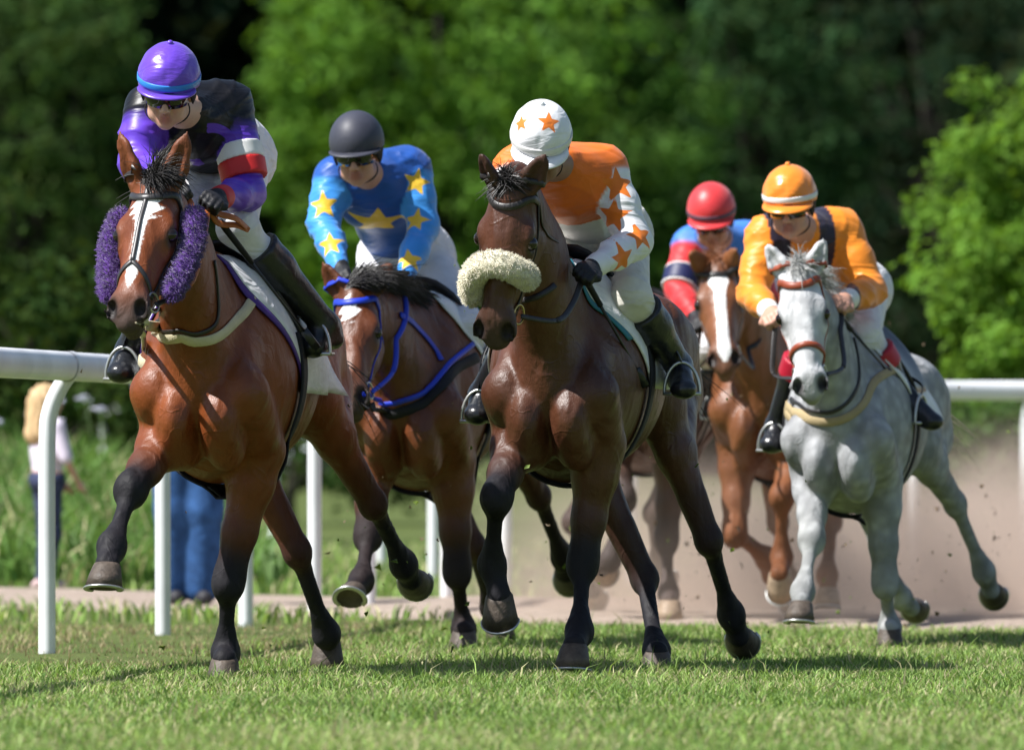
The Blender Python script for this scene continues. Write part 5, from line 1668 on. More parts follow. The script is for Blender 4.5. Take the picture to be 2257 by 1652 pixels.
def drape(R, name, mat, p0, p1, xf, off, nphi=28, nx=14, thick=.006, parent=None, flare=0.0, attrs=False, col=(.75, .75, .75), device=None, both=True):
    """a sheet that lies on the horse's body: angle p0..p1 (deg from straight up, + to the horse's left), xf(t)->(front, rear)"""
    T, bvh, L = R['T'], R['bvh'], R['L']
    V = []; grid = []
    for i in range(nphi + 1):
        t = i / nphi; ph = math.radians(p0 + (p1 - p0) * t)
        fr_, re_ = xf(t)
        row = []
        for k in range(nx + 1):
            x = fr_ + (re_ - fr_) * k / nx
            c = T(x, 0, 1.06)
            d = (L * math.sin(ph) + Z * math.cos(ph))
            h = bvh.ray_cast(c + d * 1.3, -d, 1.3)
            r = min((h[0] - c).length, .415 * R['S']) if h[0] is not None else .3
            o = off(t, k / nx) if callable(off) else off
            row.append((c, d, r + o))
        grid.append(row)
    # soften radius jumps
    rr = np.array([[q[2] for q in row] for row in grid])
    for _ in range(2):
        s = rr.copy()
        s[1:-1] = np.maximum(rr[1:-1], (rr[:-2] + rr[2:]) / 2 * .5 + rr[1:-1] * .5)
        rr = s
    for i, row in enumerate(grid):
        for k, (c, d, r) in enumerate(row):
            V.append(c + d * rr[i, k])
    n1 = nx + 1
    V2 = [grid[i // n1][i % n1][0] + grid[i // n1][i % n1][1] * (rr[i // n1, i % n1] - thick) for i in range(len(V))]
    Fc = []
    m = len(V)
    for i in range(nphi):
        for k in range(nx):
            a = i * n1 + k
            Fc.append((a, a + 1, a + n1 + 1, a + n1)); Fc.append((m + a, m + a + n1, m + a + n1 + 1, m + a + 1))
    for i in range(nphi):
        for k in (0, nx):
            a = i * n1 + k; b = a + n1
            Fc.append((a, b, m + b, m + a) if k == 0 else (b, a, m + a, m + b))
    for k in range(nx):
        for i in (0, nphi):
            a = i * n1 + k; b = a + 1
            Fc.append((b, a, m + a, m + b) if i == 0 else (a, b, m + b, m + a))
    allv = np.array([tuple(p) for p in V + V2])
    at_ = None
    if attrs:
        dv = device(allv) if device else np.ones(len(allv))
        at_ = {'col': np.tile(np.array(col, np.float32), (len(allv), 1)), 'device': dv}
    return add_mesh(name, allv, Fc, mat, parent or R['root'], True, attrs=at_)


def strap_px(R, name, mat, pts, width, thick=.007, off=.004, parent=None, bvh=None, n=5, extra0=(), extra1=()):
    """strap lying on the body where the photograph shows it, carried round by extra points"""
    bvh = bvh or R['bvh']
    P = []; Nn = []
    for (u, v) in pts:
        h = bvh.ray_cast(CAM, ray(u, v))
        if h[0] is None: continue
        n_ = h[1] if h[1].dot(ray(u, v)) < 0 else -h[1]
        P.append(h[0] + n_ * off); Nn.append(n_)
    def snap(q):
        h = bvh.find_nearest(q)
        n_ = h[1] if (q - h[0]).dot(h[1]) >= -1e-6 or True else -h[1]
        return h[0] + n_ * off, n_
    for q in reversed(list(extra0)):
        a, b = snap(q); P.insert(0, a); Nn.insert(0, b)
    for q in extra1:
        a, b = snap(q); P.append(a); Nn.append(b)
    if len(P) < 2: return None
    pts2 = catmull(P, n); nn = catmull(Nn, n)
    for i in range(len(pts2)):
        h = bvh.find_nearest(pts2[i])
        if h[0] is not None and (pts2[i] - h[0]).length < .05:
            n_ = h[1]
            if n_.dot(nn[i]) < 0: n_ = -n_
            pts2[i] = h[0] + n_ * off; nn[i] = (n_ + nn[i]).normalized()
    return MB().tube(pts2, 1, 8, flat=(width, thick), normals=nn).build(name, mat, parent or R['root'])


def strap_head(R, name, mat, pts, width, thick=.006, off=.004, parent=None, n=6):
    P = []; hp = R['hp']; bvh = R['bvh']
    raw = catmull([hp(*p) for p in pts], n)
    ax0 = R['poll']; A = R['A']
    out = []; nn = []
    for q in raw:
        c = ax0 + A * (q - ax0).dot(A) - R['N'] * (.085 * R['hs'])
        d = (q - c)
        if d.length < 1e-4: continue
        d.normalize()
        h = bvh.ray_cast(c + d * .30, -d, .30)
        p = h[0] if h[0] is not None else q
        out.append(p + d * off); nn.append(d)
    return MB().tube(out, 1, 8, flat=(width, thick), normals=nn).build(name, mat, parent or R['root'])


def fleece(R, name, mat, pts, rad, parent=None, seed=1, tufts=1500, tl=.014, amp=.0028, tw=.0045):
    """sheepskin roll: lumpy core with short curling tufts"""
    r_ = np.random.default_rng(seed)
    P = catmull(pts, 8)
    B = Body()
    for a, b in zip(P[:-1], P[1:]): B.seg(a, b, rad, rad, .01)
    v, f = B.mesh(.007, 1)
    nr = vertex_normals(v, f)
    nz = np.sin(v[:, 0] * 190 + 3 * np.sin(v[:, 2] * 90)) + np.sin(v[:, 2] * 210 + 3 * np.sin(v[:, 1] * 80)) + np.sin(v[:, 1] * 170)
    v = v + nr * (nz * amp)[:, None]
    o = add_mesh(name, v, f, mat, parent or R['root'])
    idx = r_.integers(0, len(v), tufts)
    locks = []
    for i in idx:
        p = Vector(v[i]); n = Vector(nr[i]); j = Vector(r_.normal(0, .5, 3))
        d = (n * .8 + j * .8 - Z * .45).normalized()
        l = tl * (0.6 + r_.random() * .8)
        locks.append(([p - n * .004, p + d * l * .5, p + (d + Vector(r_.normal(0, .4, 3))).normalized() * l], tw))
    strands(locks, 'wool', mat, o)
    return o


def ringobj(name, c, n, r, tr, mat, parent):
    n = n.normalized(); a = n.orthogonal().normalized(); b = n.cross(a)
    pts = [c + (a * math.cos(t) + b * math.sin(t)) * r for t in np.linspace(0, 2 * math.pi, 20, endpoint=False)]
    return MB().tube(pts, tr, 6, closed=True).build(name, mat, parent)


def lock(p, v, ln, r_, g, jit, seg=5):
    pts = [p]
    for s in range(seg):
        v = (v - Z * g + Vector(r_.normal(0, jit, 3))).normalized()
        pts.append(pts[-1] + v * ln / seg)
    return pts


def mane(R, mat, n=260, t0=.15, t1=1.0, length=.16, side=1, lift=.2, back=.6, seed=3, wid=.0024, spread=.12, g=.12):
    r_ = np.random.default_rng(seed)
    L, F, bvh = R['L'], R['F'], R['bvh']
    locks = []
    n0, nape = R['n0'], R['nape']
    nd = (nape - n0).normalized(); up = (Z - nd * Z.dot(nd)).normalized()
    nclump = max(8, n // 40)
    clumps = [(t0 + (t1 - t0) * (i + r_.random()) / nclump, r_.normal(0, spread), r_.normal(0, .2), .7 + .6 * r_.random()) for i in range(nclump)]
    for i in range(n):
        ct, cs, cl_, cln = clumps[i % nclump]
        t = ct + r_.normal(0, .02)
        c = n0.lerp(nape, t) + R['L'] * r_.normal(0, .010)
        h = bvh.ray_cast(c + up * .6, -up, .6)
        if h[0] is None: continue
        p = h[0] - up * .006
        ln = length * cln * (0.7 + .5 * r_.random())
        v = up * (lift + cl_) - F * back + L * (side + cs) + Vector(r_.normal(0, .10, 3))
        locks.append((lock(p, v.normalized(), ln, r_, g, .05), wid * (.6 + r_.random() * .8)))
    return strands(locks, 'mane', mat, R['root'])


def forelock(R, mat, n=300, length=.15, seed=5, side=0.0, wid=.0019, lift=.5, g=.2):
    r_ = np.random.default_rng(seed); hp = R['hp']; locks = []
    nc = 9
    clumps = [(r_.normal(0, .016), side + r_.normal(0, .20), lift + r_.normal(0, .15), .7 + .6 * r_.random(), r_.normal(0, .25)) for i in range(nc)]
    for i in range(n):
        cb, cs, cl_, cln, ca = clumps[i % nc]
        p = hp(-.03 + r_.random() * .05, cb + r_.normal(0, .012), -.012)
        h = R['bvh'].find_nearest(p); p = h[0]
        v = (R['N'] * .35 + Z * cl_ + R['B'] * cs - R['F'] * .35 + R['A'] * ca + Vector(r_.normal(0, .07, 3))).normalized()
        ln = length * cln * (.6 + r_.random() * .5)
        locks.append((lock(p, v, ln, r_, g, .05), wid * (.6 + r_.random() * .8)))
    return strands(locks, 'forelock', mat, R['root'])


def tail(R, mat, n=260, seed=9, length=.75, sway=0.0):
    r_ = np.random.default_rng(seed); locks = []
    b = R['T'](-1.40, 0, 1.13)
    for i in range(n):
        p = b + Vector(r_.normal(0, .018, 3))
        v = (-R['F'] * .9 + Z * .25 + R['L'] * (sway + r_.normal(0, .09)) + Vector(r_.normal(0, .05, 3))).normalized()
        ln = length * (.5 + .6 * r_.random())
        locks.append((lock(p + R['F'] * .1, v, ln, r_, .17, .05, 6), .0032 * (.6 + r_.random() * .7)))
    return strands(locks, 'tail', mat, R['root'])


def bridle(R, K, strap=None, nose=True, brow=True, ns=None, cheek=None, w=.020):
    strap = strap or M_STRAP
    hp = R['hp']; root = R['root']
    br = strap_head(R, 'bridle', strap, [(.055, -.115, -.12), (.045, -.09, -.05), (.075, -.05, .0), (.085, 0, .02), (.075, .05, 0), (.045, .09, -.05), (.055, .115, -.12)], w * 1.3, .010)
    for sd in (-1, 1):
        strap_head(R, 'cheekpiece', cheek or strap, [(.05, sd * .11, -.12), (.20, sd * .12, -.13), (.34, sd * .10, -.125), (.455, sd * .08, -.10)], w * .8, parent=br)
        ringobj('bit_ring', hp(.47, sd * .068, -.098), R['B'] + R['N'] * .2 * sd, .036 * R['hs'], .0042, M_STEEL if not K.get('brass') else M_BRASS, br)
        strap_head(R, 'throat_lash', strap, [(.05, sd * .11, -.13), (.14, sd * .115, -.22), (.20, sd * .05, -.30)], w * .6, parent=br)
    strap_head(R, 'headpiece', strap, [(.055, -.115, -.12), (-.01, -.08, -.06), (-.025, 0, -.02), (-.01, .08, -.06), (.055, .115, -.12)], w, parent=br)
    if nose:
        strap_head(R, 'noseband', ns or strap, [(.40, -.09, -.14), (.375, -.08, -.06), (.36, 0, .02), (.375, .08, -.06), (.40, .09, -.14)], w * 1.1, .009, parent=br)
    return br


def rein(R, Jk, mats, sag=.06, mid=None, parent=None):
    hp = R['hp']
    for sd in (-1, 1):
        a = hp(.475, sd * .075, -.105); b = Jk['grips'][sd]
        m1 = a.lerp(b, .35) + R['L'] * sd * .05 - Z * sag; m2 = a.lerp(b, .7) + R['L'] * sd * .03 - Z * sag * .8
        pts = catmull([a, m1, m2, b], 8)
        # keep outside of the neck
        out = []
        for p in pts:
            h = R['bvh'].find_nearest(p)
            if (p - h[0]).dot(h[1]) < .006: p = h[0] + h[1] * .008
            out.append(p)
        k = len(out) // 3
        o = MB().tube(out[:k + 1], 1, 6, flat=(.018, .005), normals=[Vector((0.3, -1, .2))] * (k + 1)).build('rein', mats[0], R['root'])
        MB().tube(out[k:], 1, 6, flat=(.022, .007), normals=[Vector((0.3, -1, .2))] * (len(out) - k)).build('rein_grip', mats[1], o)


def whip(a, b, label, r=.006):
    o = empty('whip', a, 0)
    tag(o, label, 'whip', 'riding whips held by jockeys')
    d = (b - a)
    MB().tube([a - d.normalized() * .04, a, a + d * .28], [.011, .012, .010], 8).build('handle', M_BLACK_MAT, o)
    MB().tube([a + d * .27, a + d * .6, a + d * .86], [r, r * .8, r * .7], 7).build('shaft', M_BLACK, o)
    MB().tube([a + d * .85, a + d * 1.0], 1, 6, flat=(.030, .008), normals=[Vector((.2, -1, 0))] * 2).build('flap', M_BLACK, o)
    return o


def tack(key, R, Jk):
    root = R['root']; hp = R['hp']; T = R['T']; F, L = R['F'], R['L']
    wh = MATS.setdefault('saddle cloth', cloth_white('white saddle cloth', None))
    cloth_x = {'h1': lambda t: (.22 - .36 * abs(2 * t - 1) ** 1.8, -.66 - .10 * abs(2 * t - 1) ** 2),
               'h3': lambda t: (.28 - .36 * abs(2 * t - 1) ** 1.8, -.60 - .08 * abs(2 * t - 1) ** 2),
               }.get(key, lambda t: (.18 - .30 * abs(2 * t - 1) ** 1.8, -.58 - .12 * abs(2 * t - 1)))
    pm = {'h1': 102, 'h3': 98, 'h5': 84}.get(key, 88)
    def num(v):
        if key != 'h1': return np.ones(len(v))
        h = R['bvh'].ray_cast(CAM, ray(765, 797))
        if h[0] is None: return np.ones(len(v))
        q = v - np.array(h[0]); s_ = q @ np.array(F); z = q[:, 2]
        d = np.maximum(np.abs(s_ * .95 + z * .3) - .014, np.abs(z) - .055)
        d2 = np.maximum(np.abs(z - .05) - .012, np.abs(s_ + .03) - .05)
        return np.where(np.linalg.norm(q, axis=1) < .14, np.minimum(d, d2), 1)
    cl = drape(R, 'saddle_cloth', wh, -pm, pm, cloth_x, lambda t, k: .012 + .055 * max(0, abs(2 * t - 1) - .60) * (1 + math.sin(k * 9 + t * 5)) * (.3 + k), 40, 18, .006, attrs=True, col=(.74, .74, .76), device=num)
    if key == 'h1':
        drape(R, 'saddle_cloth_binding', principled('purple binding', (.06, .02, .22), .5, .4), -pm, pm, lambda t: (cloth_x(t)[0] + .035, cloth_x(t)[0] - .004), .010, 40, 2, .006, parent=cl)
    drape(R, 'saddle', M_SADDLE, -62, 62, lambda t: (.06 - .14 * abs(2 * t - 1) ** 1.5, -.40 + .08 * abs(2 * t - 1)), lambda t, k: .028 + .035 * math.exp(-((2 * t - 1) / .35) ** 2) * (abs(k - .5) * 2) ** 3, 26, 14, .014)
    gx = lambda t: (-.02 + .05 * t, -.125 + .05 * t)
    for sd in (-1, 1):
        drape(R, 'girth', M_BLACK_MAT, sd * 60, sd * 186, gx, .020 if True else 0, 34, 4, .008)
    if key == 'h1':
        bm = principled('dark bridle', (.03, .028, .03), .4, .5)
        br = bridle(R, {}, bm, nose=False)
        strap_head(R, 'face_strap', bm, [(.01, 0, .01), (.10, 0, .02), (.22, 0, .02), (.36, 0, .02)], .016, parent=br)
        strap_head(R, 'noseband', bm, [(.36, 0, .02), (.40, -.05, .0), (.46, -.09, -.09)], .016, parent=br)
        strap_head(R, 'noseband', bm, [(.36, 0, .02), (.40, .05, .0), (.46, .09, -.09)], .016, parent=br)
        pm_ = principled('purple fleece', (.080, .025, .20), .9, .1, sheen=.5, vary=.3, vscale=40)
        for sd in (-1, 1):
            fl_ = [hp(.085, sd * .142, -.125), hp(.19, sd * .156, -.13), hp(.30, sd * .142, -.13), hp(.405, sd * .118, -.125)]
            fleece(R, 'cheek_fleece', pm_, fl_, .031, parent=None, seed=10 + sd, tufts=5200, tl=.014, amp=.0022, tw=.0015)
        strap_px(R, 'breast_strap', M_CREAM, [(307, 711), (343, 728), (386, 745), (429, 752), (472, 745), (508, 718), (537, 689), (565, 655)], .038, .008, .005, extra0=(T(.28, -.30, 1.10), T(.0, -.32, 1.16)), extra1=(T(.0, .24, 1.33),))
        strap_px(R, 'neck_strap', M_STRAP, [(314, 683), (345, 712), (382, 729), (433, 735), (476, 708), (478, 640), (470, 575)], .016, .007, .005, extra0=(T(.30, -.26, 1.15),))
        rein(R, Jk, (M_STRAP, principled('orange rubber rein', (.38, .105, .018), .5, .4)), .05)
        gL = Jk['grips'][1]; fr = R['fr']
        loop = [gL + Z * .02 - L * .02, fr.J(462, 462, .44), fr.J(482, 492, .40), fr.J(520, 496, .34), fr.J(545, 505, .28), fr.J(520, 482, .36), fr.J(480, 470, .42), fr.J(452, 448, .48)]
        lp = catmull(loop, 8)
        MB().tube(lp, 1, 6, flat=(.024, .005), normals=[Vector((.2, -1, .4))] * len(lp)).build('rein_loop', MATS['orange rubber rein'], root)
        forelock(R, M_HAIR, 1100, .11, 5, .45, .0022, .12, .24)
        mane(R, M_HAIR, 450, .2, 1.0, .15, -.9, .15, .5, 3)
        tail(R, M_HAIR)
        a = fr.J(498, 505, .34); b = fr.J(700, 768, -.02)
        whip(a, b, 'black whip held along the left boot of the purple rider')
    if key == 'h2':
        br = bridle(R, {}, M_BLUESTRAP, nose=False)
        strap_px(R, 'breast_strap', M_BLUESTRAP, [(807, 868), (845, 881), (892, 880), (934, 862), (969, 830), (991, 800)], .021, .009, .010, extra0=(T(.35, -.26, 1.02), T(.05, -.30, 1.1)), extra1=(T(.10, .26, 1.28),))
        strap_px(R, 'breast_pad', M_BLACK_MAT, [(806, 892), (845, 908), (892, 905), (936, 886), (975, 850), (1005, 812)], .042, .010, .004, extra0=(T(.33, -.26, .98),), extra1=(T(.10, .27, 1.22),))
        strap_px(R, 'neck_strap', M_BLUESTRAP, [(880, 694), (922, 727), (954, 765), (972, 795)], .026, .008, .006)
        rein(R, Jk, (M_BLUESTRAP, M_BLUESTRAP), .05)
        mane(R, M_HAIR, 2000, .30, 1.08, .17, .55, .40, .75, 4, .0030, .20, .14)
        forelock(R, M_HAIR, 1100, .13, 6, .55, .0024, .35)
        tail(R, M_HAIR)
    if key == 'h3':
        br = bridle(R, {'brass': 1}, None, nose=False)
        fl_ = [hp(.415, -.112, -.09), hp(.365, -.104, -.03), hp(.315, -.060, .034), hp(.295, 0, .052), hp(.300, .052, .038), hp(.318, .090, -.01), hp(.335, .098, -.06)]
        cm_ = principled('cream fleece', (.74, .69, .54), .95, .1, sheen=.3, vary=.12, vscale=40)
        fleece(R, 'fleece_noseband', cm_, fl_, .038, seed=21, tufts=8500, tl=.0085, amp=.0014, tw=.0015)
        rein(R, Jk, (M_STRAP, M_STRAP), .06)
        forelock(R, M_HAIR, 420, .075, 5, .15, .0021, .15)
        mane(R, M_HAIR, 450, .1, 1.0, .14, -.9, .1, .5, 3)
        tail(R, M_HAIR)
        fr = R['fr']
        whip(fr.J(1284, 604, .42), fr.J(1424, 850, .06), 'black whip held across the shoulder of the dark brown horse')
        drape(R, 'saddle_cloth_edge', principled('teal binding', (.02, .16, .22), .5, .4), 8, 62, lambda t: (.32 - .16 * t, .275 - .16 * t), .010, 18, 2, .006, parent=cl)
    if key == 'h4':
        bridle(R, {}, None, nose=False)
        rein(R, Jk, (M_STRAP, M_STRAP), .10)
        forelock(R, M_HAIR_BR, 260, .09, 5, .1, .002, .2)
        mane(R, M_HAIR_BR, 260, .1, 1.0, .14, -.7, .2, .5, 3)
        tail(R, M_HAIR_BR)
    if key == 'h5':
        rd = principled('red brown bridle', (.27, .055, .022), .45, .45, vary=.2)
        br = bridle(R, {}, rd, nose=True, w=.022)
        strap_px(R, 'breast_strap', M_TAN, [(1730, 880), (1748, 905), (1789, 925), (1831, 929), (1872, 916), (1905, 886), (1930, 838)], .034, .007, .005, extra0=(T(.30, -.27, 1.08), T(.0, -.32, 1.16)), extra1=(T(.02, .25, 1.32),))
        strap_px(R, 'neck_strap', M_STRAP, [(1745, 878), (1790, 905), (1835, 906), (1872, 880), (1893, 820), (1880, 745)], .016, .007, .005, extra0=(T(.30, -.26, 1.15),))
        rein(R, Jk, (M_STRAP, M_STRAP), .06)
        forelock(R, M_HAIR_GR, 500, .075, 5, .25, .0021, .15, .25)
        mane(R, M_HAIR_GR, 600, .3, 1.05, .11, .45, .2, .5, 3)
        tail(R, M_HAIR_PALE, 160, 9, .6, .22)
        fr = R['fr']
        whip(fr.J(1838, 684, .50), fr.J(1975, 838, .08), 'dark whip held beside the shoulder of the grey horse')
    if key == 'h6':
        mane(R, M_HAIR, 150, .1, 1.0, .14, -.7, .2, .5, 3)
        tail(R, M_HAIR)

# ------------------------------------------------------------------ the field
def tint_grey(col, lx, lz, ha, hb, hn, v):
    w = np.clip((.66 - ha) / .05, 0, 1) * np.clip((ha + .10) / .1, 0, 1) * np.clip((hn + .30) / .12, 0, 1)
    w = np.where(np.abs(hb) < .2, w, 0)[:, None]
    muz = np.clip((ha - .50) / .07, 0, 1)[:, None] * w
    c = col * (1 - w) + np.array([.58, .58, .585]) * w
    return c * (1 - .5 * muz) + np.array([.22, .21, .21]) * .5 * muz


def tint_pangare(amt):
    """bay coats are blacker down the front of the neck base, tan on the face"""
    def f(col, lx, lz, ha, hb, hn, v):
        n = .5 + .25 * np.sin(v[:, 0] * 9 + 2 * np.sin(v[:, 2] * 7)) + .25 * np.sin(v[:, 2] * 11 + v[:, 1] * 5)
        return col * (1 + amt * (n - .5))[:, None]
    return f


BUILT = {}
HORSES['h5']['tint'] = tint_grey
for k_ in ('h1', 'h2', 'h3', 'h4', 'h6'): HORSES[k_]['tint'] = tint_pangare(.35)
for k_ in HORSES:
    hh = HORSES[k_]
    hh['mat'] = coat_material('coat ' + k_, dapple=.26 if k_ == 'h5' else 0, rough={'h5': .60, 'h3': .39}.get(k_, .39), spec={'h5': .22}.get(k_, .42))
    if k_ in ('h4', 'h6'): hh['hoofmat'] = M_HOOF_PALE
    R_ = build_horse(hh)
    Jk_ = build_jockey(JOCKEYS[k_], R_) if k_ in JOCKEYS else None
    tack(k_, R_, Jk_)
    BUILT[k_] = (R_, Jk_)

# ------------------------------------------------------------------ onlookers and far things
def onlooker(label, foot, height, face, pal, parts, hair, seed=1, gap=.09, arms=(.25, .1), stance=0.0):
    """a standing person built to a height; face is the heading in degrees (0 looks away from the camera)"""
    s = height / 1.75
    root = empty('person', foot); tag(root, label, 'person')
    a = math.radians(face)
    f = Vector((math.sin(a), math.cos(a), 0)); l = Vector((-f.y, f.x, 0))
    o = Vector(foot)
    def P(x, y, z): return o + f * (x * s) + l * (y * s) + Z * (z * s)
    def limbs(B, inf, which):
        if 'leg' in which:
            for sd in (-1, 1):
                k = P(.02 + stance * sd * .5, sd * gap, .48); an = P(-.02 + stance * sd, sd * gap, .09)
                B.seg(P(0, sd * .085, .92), k, (.088 + inf) * s, (.062 + inf) * s, .03); B.seg(k, an, (.060 + inf) * s, (.045 + inf) * s, .03)
            B.ell(P(0, 0, .95), ((.15 + inf) * s, (.15 + inf) * s, (.11 + inf) * s), None, .05)
        if 'top' in which:
            B.seg(P(0, 0, .98), P(0, 0, 1.22), (.145 + inf) * s, (.15 + inf) * s, .05, .78, f)
            B.seg(P(0, 0, 1.22), P(0, 0, 1.40), (.15 + inf) * s, (.10 + inf) * s, .06, .78, f)
            B.seg(P(0, -.15, 1.40), P(0, .15, 1.40), (.065 + inf) * s, (.065 + inf) * s, .05)
        for sd in (-1, 1):
            e = P(arms[0] * .3, sd * .25, 1.12); w = P(arms[0] + .02, sd * (.22 - arms[1]), .92)
            if 'sleeve' in which: B.seg(P(0, sd * .19, 1.39), P(0, sd * .19, 1.39).lerp(e, .95), (.055 + inf) * s, (.046 + inf) * s, .03)
            if 'arm' in which:
                B.seg(P(0, sd * .19, 1.39), e, (.052 + inf) * s, (.043 + inf) * s, .03); B.seg(e, w, (.042 + inf) * s, (.030 + inf) * s, .02)
                d = (w - e).normalized(); q = d.cross(f).normalized()
                B.ell(w + d * .045 * s, (.034 * s, .034 * s, .045 * s), None, .015)
                for i in range(4): B.seg(w + d * .075 * s + q * (i - 1.5) * .018 * s, w + d * (.145 - .008 * abs(i - 1)) * s + q * (i - 1.5) * .020 * s + f * .01, .009 * s, .007 * s, .005)
                B.seg(w + d * .03 * s + q * .03 * s, w + d * .085 * s + q * .055 * s + f * .01, .011 * s, .008 * s, .006)
    def headp(B):
        hz = 1.62 if height > 1.4 else 1.60
        k = 1.0 if height > 1.4 else 1.28
        B.seg(P(0, 0, 1.40), P(.01, 0, hz - .08), .055 * s, .052 * s, .03)
        B.ell(P(0, 0, hz + .02), (.095 * s * k, .080 * s * k, .11 * s * k), Matrix((f, l, Z)).transposed(), .02)
        B.ell(P(.035, 0, hz - .05), (.06 * s * k, .058 * s * k, .07 * s * k), Matrix((f, l, Z)).transposed(), .02)
        B.ell(P(.105 * k, 0, hz - .02), (.018 * s, .012 * s, .022 * s), None, .012)
        for sd in (-1, 1): B.ell(P(-.005, sd * .08 * k, hz - .01), (.015 * s, .010 * s, .028 * s), None, .008)
        return hz, k
    def shoes(B):
        for sd in (-1, 1):
            b = P(-.02 + stance * sd, sd * gap, .04)
            B.seg(b - f * .05 * s, b + f * .14 * s, .040 * s, .036 * s, .02); B.seg(b + Z * .03 * s, b + Z * .05 * s, .042 * s, .042 * s, .02)
    B = Body(); limbs(B, -.008, ('leg', 'top', 'arm')); hz, k = headp(B); shoes(B)
    v, fa = B.mesh(.011 * max(s, .7), 1)
    add_mesh('body', v, fa, M_SKIN, root, attrs={'col': np.tile(np.array((.55, .33, .24), np.float32), (len(v), 1))})
    B = Body(); limbs(B, .012, ('top', 'sleeve')); v, fa = B.mesh(.011, 1); add_mesh('shirt', v, fa, pal['shirt'], root)
    B = Body(); limbs(B, pal.get('loose', .012), ('leg',)); v, fa = B.mesh(.011, 1); add_mesh('trousers', v, fa, pal['legs'], root)
    B = Body(); shoes(B); v, fa = B.mesh(.009, 1, .003); add_mesh('shoes', v, fa, pal['shoes'], root)
    B = Body()
    B.ell(P(-.018, 0, hz + .035), (.104 * s * k, .092 * s * k, .108 * s * k), Matrix((f, l, Z)).transposed(), .02)
    if hair == 'long':
        B.seg(P(-.06, 0, hz + .02), P(-.09, 0, hz - .26), .085 * s * k, .085 * s * k, .03, 1.2, l)
    B.ell(P(.085, 0, hz - .04), (.07 * s * k, .062 * s * k, .09 * s * k), None, .015, 0, -1)
    v, fa = B.mesh(.009, 1); nr = vertex_normals(v, fa)
    v = v + nr * (.004 * np.sin(v[:, 0] * 160 + 2 * np.sin(v[:, 2] * 30)))[:, None]
    add_mesh('hair', v, fa, pal['hair'], root)
    return root


g_ = on_ground(104, 1300)
onlooker('small blond child in a pale top and dark patterned leggings, standing behind the rail', (g_.x, g_.y, .0), 1.10, 60,
         dict(shirt=principled('pale lilac top', (.66, .60, .70), .8, .2), legs=principled('dark patterned leggings', (.045, .055, .11), .8, .2, vary=.9, vscale=60), shoes=principled('pink shoes', (.6, .42, .42), .6, .3), hair=principled('blond hair', (.55, .38, .20), .6, .3, vary=.25, vscale=50), loose=.006), None, 'long', arms=(.20, .06), gap=.075)
g_ = on_ground(415, 1334)
onlooker('grown person in blue jeans standing on the path behind the leading horse', (g_.x, g_.y, .0), 1.70, 172,
         dict(shirt=principled('grey shirt', (.25, .27, .30), .8, .2), legs=principled('blue denim', (.030, .085, .22), .85, .2, vary=.35, vscale=14, bump=.5, bscale=25), shoes=principled('dark shoes', (.03, .03, .035), .6, .3), hair=principled('brown hair', (.06, .035, .02), .6, .3), loose=.042), None, 'short', arms=(.22, .10), gap=.068, stance=.03)


